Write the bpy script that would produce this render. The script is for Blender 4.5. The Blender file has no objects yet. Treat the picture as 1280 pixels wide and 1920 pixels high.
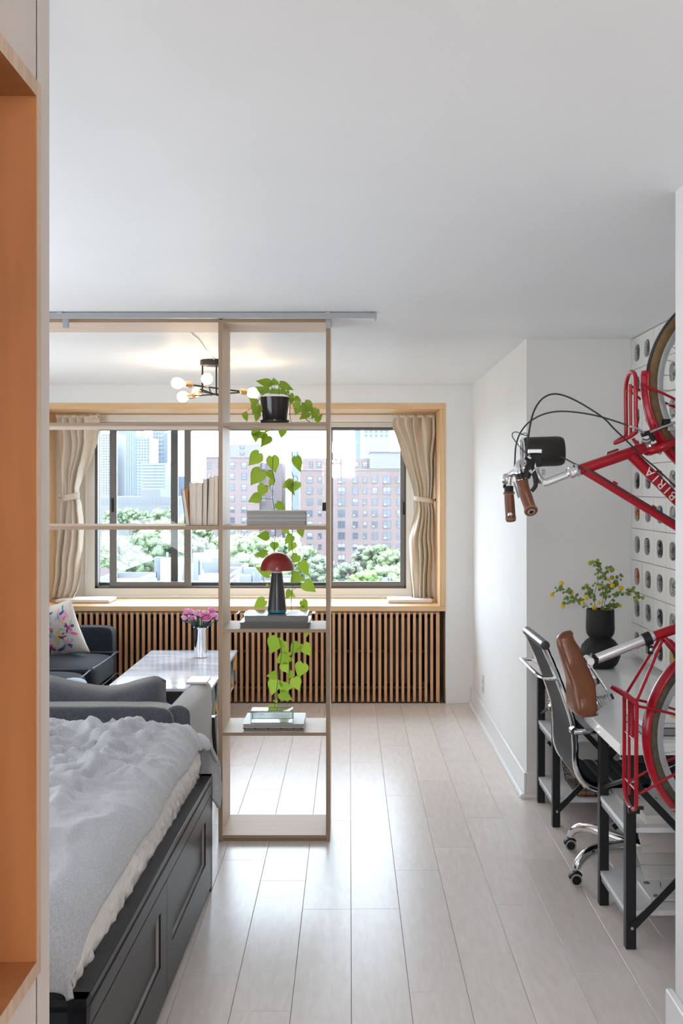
import bpy, bmesh, math, random
from mathutils import Vector, Matrix, noise as mnoise
# ---------------------------------------------------------------- camera, world, light, exposure
S = bpy.context.scene
COL = S.collection
F = 2050.0            # focal length in pixels of the 1280x1920 frame
VX, VY, EYE = 655.0, 917.0, 1.645
cam_d = bpy.data.cameras.new('camera'); cam = bpy.data.objects.new('camera', cam_d); COL.objects.link(cam)
cam.location = (0, 0, EYE); cam.rotation_euler = (math.pi/2, 0, 0)
cam_d.sensor_fit = 'VERTICAL'; cam_d.sensor_height = 36.0; cam_d.lens = 36.0*F/1920
cam_d.shift_x = -(VX-640)/1920; cam_d.shift_y = -(960-VY)/1920
cam_d.clip_start = 0.05; cam_d.clip_end = 4000
S.camera = cam
S.view_settings.view_transform = 'Standard'; S.view_settings.look = 'None'
S.view_settings.gamma = 1; S.view_settings.use_curve_mapping = False
S.view_settings.exposure = 0.0
S.cycles.use_denoising = True
S.cycles.max_bounces = 14; S.cycles.diffuse_bounces = 8; S.cycles.glossy_bounces = 5
S.cycles.transparent_max_bounces = 16; S.cycles.transmission_bounces = 8
S.cycles.sample_clamp_indirect = 40.0
S.cycles.caustics_reflective = False; S.cycles.caustics_refractive = False
W = bpy.data.worlds.new('overcast_sky'); S.world = W; W.use_nodes = True
bg = W.node_tree.nodes['Background']; bg.inputs[0].default_value = (0.78, 0.89, 1.0, 1); bg.inputs[1].default_value = 13.5

R = math.radians
def area_light(name, loc, rot, sx, sy, power, color, portal=False, spread=math.pi):
    d = bpy.data.lights.new(name, 'AREA'); d.shape = 'RECTANGLE'; d.size = sx; d.size_y = sy
    d.energy = power; d.color = color; d.spread = spread
    o = bpy.data.objects.new(name, d); COL.objects.link(o); o.location = loc; o.rotation_euler = rot
    if portal: d.cycles.is_portal = True
    return o
area_light('window_portal', (-0.85, 9.16, 1.5), (-math.pi/2, 0, 0), 2.7, 1.35, 1, (1, 1, 1), portal=True)
area_light('hall_lamp', (-0.15, -1.05, 2.15), (R(84), 0, R(-14)), 0.5, 0.6, 38.0, (1.0, 0.935, 0.89))  # unseen fill behind the camera, added to brighten the room
area_light('bedroom_uplight', (-2.2, 3.4, 0.95), (math.pi, R(30), 0), 1.2, 2.6, 46.0, (0.90, 0.95, 1.0))  # added fill, out of view, that lifts the ceiling from the left
area_light('living_room_uplight', (-2.5, 6.4, 1.0), (math.pi, R(34), 0), 0.6, 1.8, 23.0, (0.93, 0.96, 1.0))  # second unseen ceiling fill, added for the window end
# ---------------------------------------------------------------- helpers
R = math.radians
def at(x, y, s):
    """point at scale s (pixels per metre) for a measured pixel of the photograph"""
    return Vector(((x-VX)/s, F/s, EYE-(y-VY)/s))

MATS = {}
def mat(name, col=(0.8, 0.8, 0.8), rough=0.5, metal=0.0, spec=0.5, var=0.0, scale=20.0, stretch=(1, 1, 1), col2=None,
        bump=0.0, bscale=None, emit=0.0, trans=0.0, coat=0.0, sheen=0.0, alpha=1.0, detail=4.0, contrast=(0.35, 0.65), bstretch=None):
    if name in MATS: return MATS[name]
    m = bpy.data.materials.new(name); m.use_nodes = True; nt = m.node_tree; N = nt.nodes; L = nt.links
    b = N['Principled BSDF']
    b.inputs['Base Color'].default_value = (*col, 1); b.inputs['Roughness'].default_value = rough
    b.inputs['Metallic'].default_value = metal; b.inputs['Specular IOR Level'].default_value = spec
    if coat: b.inputs['Coat Weight'].default_value = coat; b.inputs['Coat Roughness'].default_value = 0.08
    if sheen: b.inputs['Sheen Weight'].default_value = sheen; b.inputs['Sheen Roughness'].default_value = 0.5
    if emit:
        b.inputs['Emission Color'].default_value = (*col, 1); b.inputs['Emission Strength'].default_value = emit
    if trans: b.inputs['Transmission Weight'].default_value = trans
    tc = N.new('ShaderNodeTexCoord'); mp = N.new('ShaderNodeMapping'); mp.inputs['Scale'].default_value = stretch
    L.new(tc.outputs['Object'], mp.inputs['Vector'])
    if col2 is None:
        k = 1 - (var or 0.04); col2 = tuple(c*k for c in col)
    nz = N.new('ShaderNodeTexNoise'); nz.inputs['Scale'].default_value = scale; nz.inputs['Detail'].default_value = detail
    L.new(mp.outputs[0], nz.inputs['Vector'])
    cr = N.new('ShaderNodeValToRGB'); cr.color_ramp.elements[0].position = contrast[0]; cr.color_ramp.elements[1].position = contrast[1]
    cr.color_ramp.elements[0].color = (*col2, 1); cr.color_ramp.elements[1].color = (*col, 1)
    L.new(nz.outputs['Fac'], cr.inputs[0]); L.new(cr.outputs[0], b.inputs['Base Color'])
    if bump:
        n2 = N.new('ShaderNodeTexNoise'); n2.inputs['Scale'].default_value = bscale or scale; n2.inputs['Detail'].default_value = 3
        mp2 = N.new('ShaderNodeMapping'); mp2.inputs['Scale'].default_value = bstretch or stretch
        L.new(tc.outputs['Object'], mp2.inputs['Vector']); L.new(mp2.outputs[0], n2.inputs['Vector'])
        bp = N.new('ShaderNodeBump'); bp.inputs['Strength'].default_value = bump; bp.inputs['Distance'].default_value = 0.01
        L.new(n2.outputs['Fac'], bp.inputs['Height']); L.new(bp.outputs[0], b.inputs['Normal'])
    MATS[name] = m
    return m

def glass(name, tint=(1, 1, 1), refl=0.06):
    if name in MATS: return MATS[name]
    m = bpy.data.materials.new(name); m.use_nodes = True; nt = m.node_tree; nt.nodes.clear()
    o = nt.nodes.new('ShaderNodeOutputMaterial'); mx = nt.nodes.new('ShaderNodeMixShader')
    t = nt.nodes.new('ShaderNodeBsdfTransparent'); g = nt.nodes.new('ShaderNodeBsdfGlossy')
    t.inputs[0].default_value = (*tint, 1); g.inputs['Roughness'].default_value = 0.02; mx.inputs[0].default_value = refl
    nt.links.new(t.outputs[0], mx.inputs[1]); nt.links.new(g.outputs[0], mx.inputs[2]); nt.links.new(mx.outputs[0], o.inputs[0])
    MATS[name] = m
    return m

def leaf_mat(name, col, col2):
    m = bpy.data.materials.new(name); m.use_nodes = True; nt = m.node_tree; N = nt.nodes; L = nt.links
    b = N['Principled BSDF']; b.inputs['Roughness'].default_value = 0.4
    t = N.new('ShaderNodeBsdfTranslucent'); mx = N.new('ShaderNodeMixShader'); mx.inputs[0].default_value = 0.55
    oi = N.new('ShaderNodeObjectInfo'); cr = N.new('ShaderNodeValToRGB')
    cr.color_ramp.elements[0].color = (*col, 1); cr.color_ramp.elements[1].color = (*col2, 1)
    L.new(oi.outputs['Random'], cr.inputs[0]); L.new(cr.outputs[0], b.inputs['Base Color']); L.new(cr.outputs[0], t.inputs[0])
    L.new(b.outputs[0], mx.inputs[1]); L.new(t.outputs[0], mx.inputs[2]); L.new(mx.outputs[0], N['Material Output'].inputs[0])
    MATS[name] = m
    return m

def ply_edge(name, axis, base=(0.50, 0.37, 0.26), dark=(0.26, 0.17, 0.11)):
    m = bpy.data.materials.new(name); m.use_nodes = True; nt = m.node_tree; N = nt.nodes; L = nt.links
    b = N['Principled BSDF']; b.inputs['Roughness'].default_value = 0.55
    g = N.new('ShaderNodeNewGeometry'); sp = N.new('ShaderNodeSeparateXYZ'); L.new(g.outputs['Position'], sp.inputs[0])
    mu = N.new('ShaderNodeMath'); mu.operation = 'MULTIPLY'; mu.inputs[1].default_value = 2*math.pi/0.0062
    si = N.new('ShaderNodeMath'); si.operation = 'SINE'
    L.new(sp.outputs[axis], mu.inputs[0]); L.new(mu.outputs[0], si.inputs[0])
    cr = N.new('ShaderNodeValToRGB'); cr.color_ramp.elements[0].color = (*dark, 1); cr.color_ramp.elements[1].color = (*base, 1)
    cr.color_ramp.elements[0].position = 0.3; cr.color_ramp.elements[1].position = 0.75
    L.new(si.outputs[0], cr.inputs[0]); L.new(cr.outputs[0], b.inputs['Base Color'])
    return m

class MB:
    """mesh collector, world coordinates"""
    def __init__(s): s.v = []; s.f = []; s.mi = []; s.cur = 0
    def quad(s, *idx): s.f.append(tuple(idx)); s.mi.append(s.cur)
    def add(s, vs, fs, M=None):
        o = len(s.v)
        for p in vs: s.v.append(M @ Vector(p) if M is not None else Vector(p))
        for f in fs: s.f.append(tuple(i+o for i in f)); s.mi.append(s.cur)
        return s
    def box(s, x0, x1, y0, y1, z0, z1, M=None):
        if x0 > x1: x0, x1 = x1, x0
        if y0 > y1: y0, y1 = y1, y0
        if z0 > z1: z0, z1 = z1, z0
        vs = [(x, y, z) for z in (z0, z1) for y in (y0, y1) for x in (x0, x1)]
        fs = [(0, 2, 3, 1), (4, 5, 7, 6), (0, 1, 5, 4), (2, 6, 7, 3), (0, 4, 6, 2), (1, 3, 7, 5)]
        return s.add(vs, fs, M)
    def tube(s, pts, r, n=10, cap=True, flat=1.0, up=None):
        pts = [Vector(p) for p in pts]; m = len(pts)
        rs = r if isinstance(r, (list, tuple)) else [r]*m
        o = len(s.v); prev = None
        for i, p in enumerate(pts):
            t = (pts[min(i+1, m-1)]-pts[max(i-1, 0)])
            if t.length < 1e-9: t = Vector((0, 0, 1))
            t.normalize()
            if prev is None:
                a = Vector(up) if up is not None else (Vector((0, 0, 1)) if abs(t.z) < 0.9 else Vector((1, 0, 0)))
                u = (a - t*a.dot(t)).normalized()
            else:
                u = prev - t*prev.dot(t)
                u = u.normalized() if u.length > 1e-6 else Vector((1, 0, 0))
            prev = u; w = t.cross(u)
            for k in range(n):
                a = 2*math.pi*k/n
                s.v.append(p + u*math.cos(a)*rs[i] + w*math.sin(a)*rs[i]*flat)
        for i in range(m-1):
            for k in range(n):
                s.quad(o+i*n+k, o+i*n+(k+1) % n, o+(i+1)*n+(k+1) % n, o+(i+1)*n+k)
        if cap:
            s.f.append(tuple(o+k for k in reversed(range(n)))); s.mi.append(s.cur)
            s.f.append(tuple(o+(m-1)*n+k for k in range(n))); s.mi.append(s.cur)
        return s
    def loop(s, pts, r, n=8):
        """closed tube"""
        pts = [Vector(p) for p in pts]; m = len(pts); o = len(s.v)
        c = sum(pts, Vector())/m
        nrm = (pts[0]-c).cross(pts[m//4]-c).normalized()
        for i, p in enumerate(pts):
            t = (pts[(i+1) % m]-pts[i-1]).normalized(); w = t.cross(nrm).normalized(); u = w.cross(t)
            for k in range(n):
                a = 2*math.pi*k/n; s.v.append(p + u*math.cos(a)*r + w*math.sin(a)*r)
        for i in range(m):
            j = (i+1) % m
            for k in range(n): s.quad(o+i*n+k, o+i*n+(k+1) % n, o+j*n+(k+1) % n, o+j*n+k)
        return s
    def lathe(s, prof, c=(0, 0, 0), axis=(0, 0, 1), n=32, a0=0, a1=2*math.pi):
        """prof: (radius, height) along axis"""
        ax = Vector(axis).normalized(); c = Vector(c)
        u = ax.orthogonal().normalized(); w = ax.cross(u); o = len(s.v)
        full = abs(a1-a0-2*math.pi) < 1e-6; cols = n if full else n+1
        for (r, h) in prof:
            for k in range(cols):
                a = a0+(a1-a0)*k/n
                s.v.append(c+ax*h+u*math.cos(a)*r+w*math.sin(a)*r)
        for i in range(len(prof)-1):
            for k in range(n):
                k2 = (k+1) % cols
                s.quad(o+i*cols+k, o+i*cols+k2, o+(i+1)*cols+k2, o+(i+1)*cols+k)
        if full:
            if prof[0][0] > 1e-4: s.f.append(tuple(o+k for k in reversed(range(n)))); s.mi.append(s.cur)
            if prof[-1][0] > 1e-4: s.f.append(tuple(o+(len(prof)-1)*cols+k for k in range(n))); s.mi.append(s.cur)
        return s
    def ball(s, c, r, n=14, sx=1, sy=1, sz=1):
        o = len(s.v); c = Vector(c); m = n//2
        s.v.append(c+Vector((0, 0, -r*sz)))
        for i in range(1, m):
            ph = -math.pi/2+math.pi*i/m
            for k in range(n):
                a = 2*math.pi*k/n
                s.v.append(c+Vector((r*sx*math.cos(ph)*math.cos(a), r*sy*math.cos(ph)*math.sin(a), r*sz*math.sin(ph))))
        s.v.append(c+Vector((0, 0, r*sz))); top = len(s.v)-1
        for k in range(n):
            s.quad(o, o+1+(k+1) % n, o+1+k)
            s.quad(top, o+1+(m-2)*n+k, o+1+(m-2)*n+(k+1) % n)
        for i in range(m-2):
            for k in range(n):
                s.quad(o+1+i*n+k, o+1+i*n+(k+1) % n, o+1+(i+1)*n+(k+1) % n, o+1+(i+1)*n+k)
        return s
    def prism(s, poly, y0, y1):
        """polygon of (x,z) points extruded in y"""
        n = len(poly); o = len(s.v)
        for y in (y0, y1):
            for (x, z) in poly: s.v.append(Vector((x, y, z)))
        s.f.append(tuple(o+i for i in range(n))); s.mi.append(s.cur)
        s.f.append(tuple(o+n+i for i in reversed(range(n)))); s.mi.append(s.cur)
        for i in range(n): s.quad(o+i, o+n+i, o+n+(i+1) % n, o+(i+1) % n)
        return s
    def grid(s, fn, nu, nv, wrap=False):
        o = len(s.v)
        for j in range(nv+1):
            for i in range(nu+1): s.v.append(Vector(fn(i/nu, j/nv)))
        for j in range(nv):
            for i in range(nu):
                a = o+j*(nu+1)+i; s.quad(a, a+1, a+nu+2, a+nu+1)
        return s
    def mesh(s, name, mats, org=Vector((0, 0, 0)), smooth=True, angle=40):
        me = bpy.data.meshes.new(name)
        me.from_pydata([tuple(p-org) for p in s.v], [], s.f)
        for m in (mats if isinstance(mats, (list, tuple)) else [mats]): me.materials.append(m)
        if any(s.mi): me.polygons.foreach_set('material_index', s.mi)
        bm = bmesh.new(); bm.from_mesh(me)
        bmesh.ops.remove_doubles(bm, verts=bm.verts, dist=1e-6)
        bmesh.ops.recalc_face_normals(bm, faces=bm.faces)
        bm.to_mesh(me); bm.free()
        if smooth:
            me.polygons.foreach_set('use_smooth', [True]*len(me.polygons))
            me.set_sharp_from_angle(angle=R(angle))
        return me
    def build(s, name, mats, parent=None, smooth=True, bevel=0.0, org=None, subs=0, angle=40):
        po = wpos(parent) if parent else Vector((0, 0, 0))
        if org is None: org = po
        org = Vector(org)
        o = bpy.data.objects.new(name, s.mesh(name, mats, org, smooth, angle)); COL.objects.link(o)
        o.location = org - po
        if parent: o.parent = parent
        if bevel:
            md = o.modifiers.new('bevel', 'BEVEL'); md.width = bevel; md.segments = 2; md.limit_method = 'ANGLE'; md.angle_limit = R(40)
        if subs:
            md = o.modifiers.new('subd', 'SUBSURF'); md.levels = subs; md.render_levels = subs
        return o
def wpos(o):
    p = Vector((0, 0, 0))
    while o: p = p + o.location; o = o.parent
    return p
def tag(o, label, cat, group=None, kind=None):
    o['label'] = label
    if cat: o['category'] = cat
    if group: o['group'] = group
    if kind: o['kind'] = kind
    return o
def thing(name, loc, label, cat, group=None):
    o = bpy.data.objects.new(name, None); COL.objects.link(o); o.location = Vector(loc); o.empty_display_size = 0.1
    return tag(o, label, cat, group)
def struct(o, label=None):
    o['kind'] = 'structure'
    if label: o['label'] = label; o['category'] = {'floor': 'floor', 'ceil': 'ceiling', 'wall': 'wall', 'base': 'baseboard', 'trim': 'trim', 'wind': 'window'}.get(o.name[:4], 'wall')
    return o
def box(name, x0, x1, y0, y1, z0, z1, m, parent=None, bevel=0.0, smooth=False, **k):
    b = MB().box(x0, x1, y0, y1, z0, z1)
    if parent is None: k.setdefault('org', ((x0+x1)/2, (y0+y1)/2, min(z0, z1)))
    return b.build(name, m, parent, smooth=bool(bevel) or smooth, bevel=bevel, **k)
def share(src, name, loc, parent=None):
    """another object with the same mesh; loc in world"""
    o = src.copy(); o.name = name; COL.objects.link(o); o.parent = parent
    o.location = Vector(loc) - (wpos(parent) if parent else Vector((0, 0, 0)))
    return o
def spline(pts, n=8):
    """Catmull-Rom through pts"""
    P = [Vector(p) for p in pts]; out = []
    for i in range(len(P)-1):
        p0 = P[max(i-1, 0)]; p1 = P[i]; p2 = P[i+1]; p3 = P[min(i+2, len(P)-1)]
        for k in range(n):
            t = k/n
            out.append(0.5*((2*p1)+(p2-p0)*t+(2*p0-5*p1+4*p2-p3)*t*t+(3*p1-p0-3*p2+p3)*t*t*t))
    out.append(P[-1]); return out
def lerp(a, b, t): return a+(b-a)*t
def interp(tab, t):
    for (a, va), (b, vb) in zip(tab, tab[1:]):
        if t <= b: return va+(vb-va)*max(0, (t-a))/(b-a)
    return tab[-1][1]
def fnoise(x, y, z=0.0): return mnoise.noise(Vector((x, y, z)))
# ---------------------------------------------------------------- materials
white_wall = mat('wall_paint', (0.79, 0.80, 0.80), 0.6, spec=0.3, var=0.02, scale=3, bump=0.08, bscale=9)
ceil_m = mat('ceiling_paint', (0.80, 0.82, 0.84), 0.55, spec=0.3, var=0.02, scale=2, bump=0.15, bscale=5)
white_trim = mat('white_gloss_trim', (0.80, 0.81, 0.82), 0.3, var=0.02)
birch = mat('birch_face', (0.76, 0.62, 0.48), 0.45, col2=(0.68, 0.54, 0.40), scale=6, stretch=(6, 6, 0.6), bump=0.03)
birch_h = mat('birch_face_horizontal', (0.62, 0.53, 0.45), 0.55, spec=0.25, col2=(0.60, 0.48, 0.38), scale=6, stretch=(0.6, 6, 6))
edge_x = ply_edge('ply_edge_vertical', 'X'); edge_z = ply_edge('ply_edge_horizontal', 'Z')
oak = mat('window_box_wood', (0.74, 0.50, 0.28), 0.42, col2=(0.64, 0.41, 0.21), scale=5, stretch=(0.5, 5, 5))
oak_v = mat('window_box_wood_upright', (0.74, 0.50, 0.28), 0.42, col2=(0.64, 0.41, 0.21), scale=5, stretch=(5, 5, 0.5))
slat_m = mat('slat_wood', (0.72, 0.41, 0.22), 0.45, col2=(0.58, 0.31, 0.16), scale=7, stretch=(4, 4, 0.5))
orange_ply = mat('niche_plywood', (0.40, 0.165, 0.058), 0.55, spec=0.3, col2=(0.28, 0.105, 0.035), scale=2.2, stretch=(5, 5, 0.8), contrast=(0.3, 0.7), bump=0.02)
niche_edge = mat('niche_edge_wood', (0.60, 0.44, 0.31), 0.5, col2=(0.47, 0.32, 0.21), scale=7, stretch=(8, 8, 0.5))
chrome = mat('chrome', (0.86, 0.86, 0.88), 0.08, metal=1.0)
steel = mat('brushed_aluminium', (0.62, 0.63, 0.65), 0.3, metal=1.0)
black_metal = mat('black_metal', (0.016, 0.017, 0.020), 0.5, spec=0.3)
black_plastic = mat('black_plastic', (0.010, 0.010, 0.012), 0.5, spec=0.3)
black_leather = mat('black_leather', (0.011, 0.013, 0.018), 0.5, spec=0.1, bump=0.1, bscale=300)
alu_dark = mat('bronze_window_frame', (0.085, 0.078, 0.075), 0.45)
alu_mid = mat('grey_window_frame', (0.17, 0.165, 0.165), 0.4)
upvc = mat('white_window_frame', (0.78, 0.78, 0.76), 0.4, var=0.01)
paper = mat('paper_pages', (0.55, 0.51, 0.48), 0.7, col2=(0.42, 0.39, 0.36), scale=40, stretch=(0.4, 0.4, 14))
paper_v = mat('paper_pages_upright', (0.72, 0.64, 0.55), 0.7, col2=(0.58, 0.50, 0.42), scale=40, stretch=(14, 0.4, 0.4))
white_lam = mat('white_laminate', (0.90, 0.91, 0.93), 0.16, var=0.01, coat=0.3)
pane_glass = glass('window_glass', (0.97, 0.99, 1.0), 0.04)
# ================================================================ STRUCTURE
CZ = 2.447
YB, YA = 8.40, 5.84           # back wall, alcove wall
XR, XA = 0.945, 1.546         # right wall, alcove side wall
XP, YP = 0.879, 2.95          # pier face and its far end
XLW, YLW = -0.45, 1.64        # near left wall
XL = -2.95
# floor with planks
fl = box('floor', XL, XA+0.1, -1.3, 9.3, -0.06, -0.006, mat('subfloor', (0.30, 0.27, 0.25), 0.8)); struct(fl, 'pale whitewashed oak plank floor of the apartment')
def plank_material():
    m = bpy.data.materials.new('whitewashed_oak_plank'); m.use_nodes = True; nt = m.node_tree; N = nt.nodes; L = nt.links
    b = N['Principled BSDF']; b.inputs['Roughness'].default_value = 0.30; b.inputs['Specular IOR Level'].default_value = 0.30
    tc = N.new('ShaderNodeTexCoord'); oi = N.new('ShaderNodeObjectInfo')
    ad = N.new('ShaderNodeVectorMath'); ad.operation = 'ADD'; mp = N.new('ShaderNodeMapping'); mp.inputs['Scale'].default_value = (14, 2.6, 1)
    sc = N.new('ShaderNodeVectorMath'); sc.operation = 'SCALE'; sc.inputs['Scale'].default_value = 1.0
    mr = N.new('ShaderNodeMath'); mr.operation = 'MULTIPLY'; mr.inputs[1].default_value = 37.0
    cx = N.new('ShaderNodeCombineXYZ'); L.new(oi.outputs['Random'], mr.inputs[0]); L.new(mr.outputs[0], cx.inputs[0]); L.new(mr.outputs[0], cx.inputs[1])
    L.new(tc.outputs['Object'], ad.inputs[0]); L.new(cx.outputs[0], ad.inputs[1]); L.new(ad.outputs[0], mp.inputs['Vector'])
    nz = N.new('ShaderNodeTexNoise'); nz.inputs['Scale'].default_value = 3.0; nz.inputs['Detail'].default_value = 7; nz.inputs['Distortion'].default_value = 0.6
    L.new(mp.outputs[0], nz.inputs['Vector'])
    cr = N.new('ShaderNodeValToRGB'); cr.color_ramp.elements[0].position = 0.3; cr.color_ramp.elements[1].position = 0.72
    cr.color_ramp.elements[0].color = (0.68, 0.615, 0.575, 1); cr.color_ramp.elements[1].color = (0.755, 0.705, 0.675, 1)
    L.new(nz.outputs['Fac'], cr.inputs[0])
    hs = N.new('ShaderNodeHueSaturation'); L.new(cr.outputs[0], hs.inputs['Color'])
    m2 = N.new('ShaderNodeMapRange'); m2.inputs[3].default_value = 0.96; m2.inputs[4].default_value = 1.03
    L.new(oi.outputs['Random'], m2.inputs[0]); L.new(m2.outputs[0], hs.inputs['Value']); L.new(hs.outputs[0], b.inputs['Base Color'])
    bp = N.new('ShaderNodeBump'); bp.inputs['Strength'].default_value = 0.035; bp.inputs['Distance'].default_value = 0.004
    L.new(nz.outputs['Fac'], bp.inputs['Height']); L.new(bp.outputs[0], b.inputs['Normal'])
    return m
plank_m = plank_material()
PW, PL = 0.190, 1.145
joints = {0: 5.43, 1: 4.72, -1: 4.28, -2: 4.59, 2: 5.02, 3: 5.47, 4: 6.0-PL*2, 5: 4.2}
plank_cache = {}
def plank_piece(x0, x1, y0, y1):
    w = round(x1-x0, 4); l = round(y1-y0, 3)
    key = (w, l); g = 0.0006
    if key in plank_cache:
        return share(plank_cache[key], 'plank', (x0+w/2, y0+l/2, 0), fl)
    b = MB(); c = 0.0010; hw, hl = w/2-g, l/2-g
    b.add([(-hw, -hl, -0.006), (hw, -hl, -0.006), (hw, hl, -0.006), (-hw, hl, -0.006), (-hw, -hl, -c), (hw, -hl, -c), (hw, hl, -c), (-hw, hl, -c),
           (-hw+c, -hl+c, 0), (hw-c, -hl+c, 0), (hw-c, hl-c, 0), (-hw+c, hl-c, 0)],
          [(0, 1, 5, 4), (1, 2, 6, 5), (2, 3, 7, 6), (3, 0, 4, 7), (4, 5, 9, 8), (5, 6, 10, 9), (6, 7, 11, 10), (7, 4, 8, 11), (8, 9, 10, 11)])
    o = bpy.data.objects.new('plank', b.mesh('plank', plank_m, smooth=False)); COL.objects.link(o); o.parent = fl
    o.location = Vector((x0+w/2, y0+l/2, 0)) - wpos(fl); plank_cache[key] = o
    return o
rng = random.Random(3)
r0 = math.floor((XL-0.006)/PW); r1 = math.ceil((XA-0.006)/PW)
for r in range(r0, r1):
    x0 = 0.006+PW*r; x1 = x0+PW
    x0c, x1c = max(x0, XL), min(x1, XA+0.05)
    if x1c-x0c < 0.02: continue
    j = joints.get(r, 4.3+rng.choice([0, 0.2, 0.38, 0.55, 0.72, 0.9, 1.05]))
    y = j - PL*math.ceil((j+1.2)/PL)
    while y < YB:
        a, b_ = max(y, -1.2), min(y+PL, YB)
        if b_-a > 0.03: plank_piece(x0c, x1c, a, b_)
        y += PL
struct(box('ceiling', XL, XA+0.1, -1.3, YB+0.12, CZ, CZ+0.1, ceil_m), 'smooth white painted ceiling')
# right wall, alcove, pier
struct(box('wall_right', XR, XR+0.75, YA, YB+0.12, 0, CZ, white_wall), 'white wall right of the window, its end facing the desk alcove')
struct(box('wall_alcove', XA, XA+0.12, YP-0.3, YA, 0, CZ, white_wall), 'white side wall behind the desk alcove')
struct(box('wall_pier', XP, XA+0.12, -1.3, YP, 0, CZ, white_wall), 'near white wall at the right edge with a tall baseboard')
# back wall around the window opening
WX0, WX1, WZ0, WZ1 = -2.46, 0.738, 0.706, 2.305   # outer size of wooden frame
bw = MB(); t = 0.12
bw.box(XL, WX0, YB, YB+t, 0, CZ); bw.box(WX1, XR+0.1, YB, YB+t, 0, CZ); bw.box(WX0, WX1, YB, YB+t, WZ1, CZ)
bw.box(WX0-0.12, WX0, YB+t, 9.3, 0, CZ); bw.box(WX1-0.0, WX1+0.12, YB+t, 9.3, 0, CZ)
bw.box(WX0-0.1, WX1+0.1, YB+t, 9.3, WZ1, WZ1+0.14); bw.box(WX0-0.1, WX1+0.1, 9.05, 9.3, 0, WZ0-0.02)
struct(bw.build('wall_back', white_wall, org=(0, YB, 0), smooth=False), 'white window wall at the far end of the room')
struct(box('wall_left', XL-0.1, XL, 1.6, 9.3, 0, CZ, white_wall), 'white left wall behind the bed and the charcoal sofa')
struct(box('wall_rear', XL-0.1, XA+0.1, -1.42, -1.3, 0, CZ, white_wall), 'white wall behind the viewer')
# near left wall with niche
NY0, NY1, NZ0, NZ1 = 0.55, 1.5746, 0.951, 2.226
near_m = mat('niche_wall_paint', (0.62, 0.56, 0.52), 0.65, var=0.05, scale=5, bump=0.35, bscale=12)  # beige carries the warm dim light that falls on this wall
nw = MB()
nw.box(XL, XLW, NY1-0.004, YLW, 0, CZ); nw.box(-1.2, XLW, -1.3, NY0, 0, CZ)
nw.box(-1.2, XLW, NY0, NY1, 0, NZ0+0.003); nw.box(-1.2, XLW, NY0, NY1, NZ1-0.003, CZ); nw.box(-1.2, -0.86, NY0, NY1, NZ0, NZ1)
struct(nw.build('wall_near', near_m, org=(XLW, YLW, 0), smooth=False), 'wall at the left edge with a wood lined niche, warm dim light put into its beige')
nt_ = thing('trim_2', (XLW, 1.0, NZ0), 'orange plywood lining of the tall wall niche at the left edge', 'trim'); nt_['kind'] = 'structure'
T = 0.023
def lin(nm, *a):
    b = MB(); b.box(*a); o = b.build(nm, [orange_ply, niche_edge], nt_, smooth=False)
    for p in o.data.polygons:
        if abs(p.normal.x) > 0.9 and p.center.x + nt_.location.x > XLW: p.material_index = 1
    return o
lin('side_board', -0.86, XLW+0.006, NY1-T, NY1, NZ0+T, NZ1-T)
lin('side_board', -0.86, XLW+0.006, NY0, NY0+T, NZ0+T, NZ1-T)
lin('top_board', -0.86, XLW+0.006, NY0, NY1, NZ1-T, NZ1)
lin('bottom_board', -0.86, XLW+0.006, NY0, NY1, NZ0, NZ0+T)
lin('back_board', -0.86, -0.842, NY0+T, NY1-T, NZ0+T, NZ1-T)
# baseboards
def bboard(name, x0, x1, y0, y1, h, label, cap=None):
    b = MB(); b.box(x0, x1, y0, y1, 0, h)
    return struct(b.build(name, white_trim, org=((x0+x1)/2, (y0+y1)/2, 0), bevel=0.004), label)
bboard('baseboard_right', XR-0.016, XR, YA-0.016, YB, 0.132, 'white baseboard along the right wall')
b = MB(); b.tube([(XR-0.024, YA-0.024, 0.008), (XR-0.024, YB-0.02, 0.008)], 0.014, 8)
struct(b.build('trim_3', white_trim, org=(XR-0.024, 6, 0)), 'white quarter round strip at the foot of the right wall')
bboard('baseboard_alcove', XR, XA, YA-0.016, YA, 0.132, 'white baseboard of the wall end behind the desk')
b = MB(); b.tube([(XR-0.02, YA-0.024, 0.008), (XA, YA-0.024, 0.008)], 0.014, 8)
struct(b.build('trim_4', white_trim, org=(1.2, YA-0.024, 0)), 'white quarter round strip behind the desk')
bboard('baseboard_back', WX1, XR-0.016, YB-0.016, YB, 0.132, 'short white baseboard between slatted cabinet and corner')
bboard('baseboard_pier', XP-0.022, XP, -1.3, YP+0.02, 0.29, 'tall white baseboard at the lower right corner')
# wooden box lining the window recess
tr = thing('trim_1', (-0.85, YB, WZ0), 'pale wood lining of the deep window recess with a wide sill', 'trim'); tr['kind'] = 'structure'
WB = 9.04; ft = 0.046
y0 = YB-0.006
box('sill_board', WX0, WX1, y0, WB, WZ0, WZ0+0.040, oak, tr, bevel=0.003)
box('top_board', WX0, WX1, y0, WB, WZ1-ft, WZ1, oak, tr, bevel=0.003)
box('side_board', WX0, WX0+ft, y0, WB, WZ0+0.040, WZ1-ft, oak_v, tr, bevel=0.003)
box('side_board', WX1-ft, WX1, y0, WB, WZ0+0.040, WZ1-ft, oak_v, tr, bevel=0.003)
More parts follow.
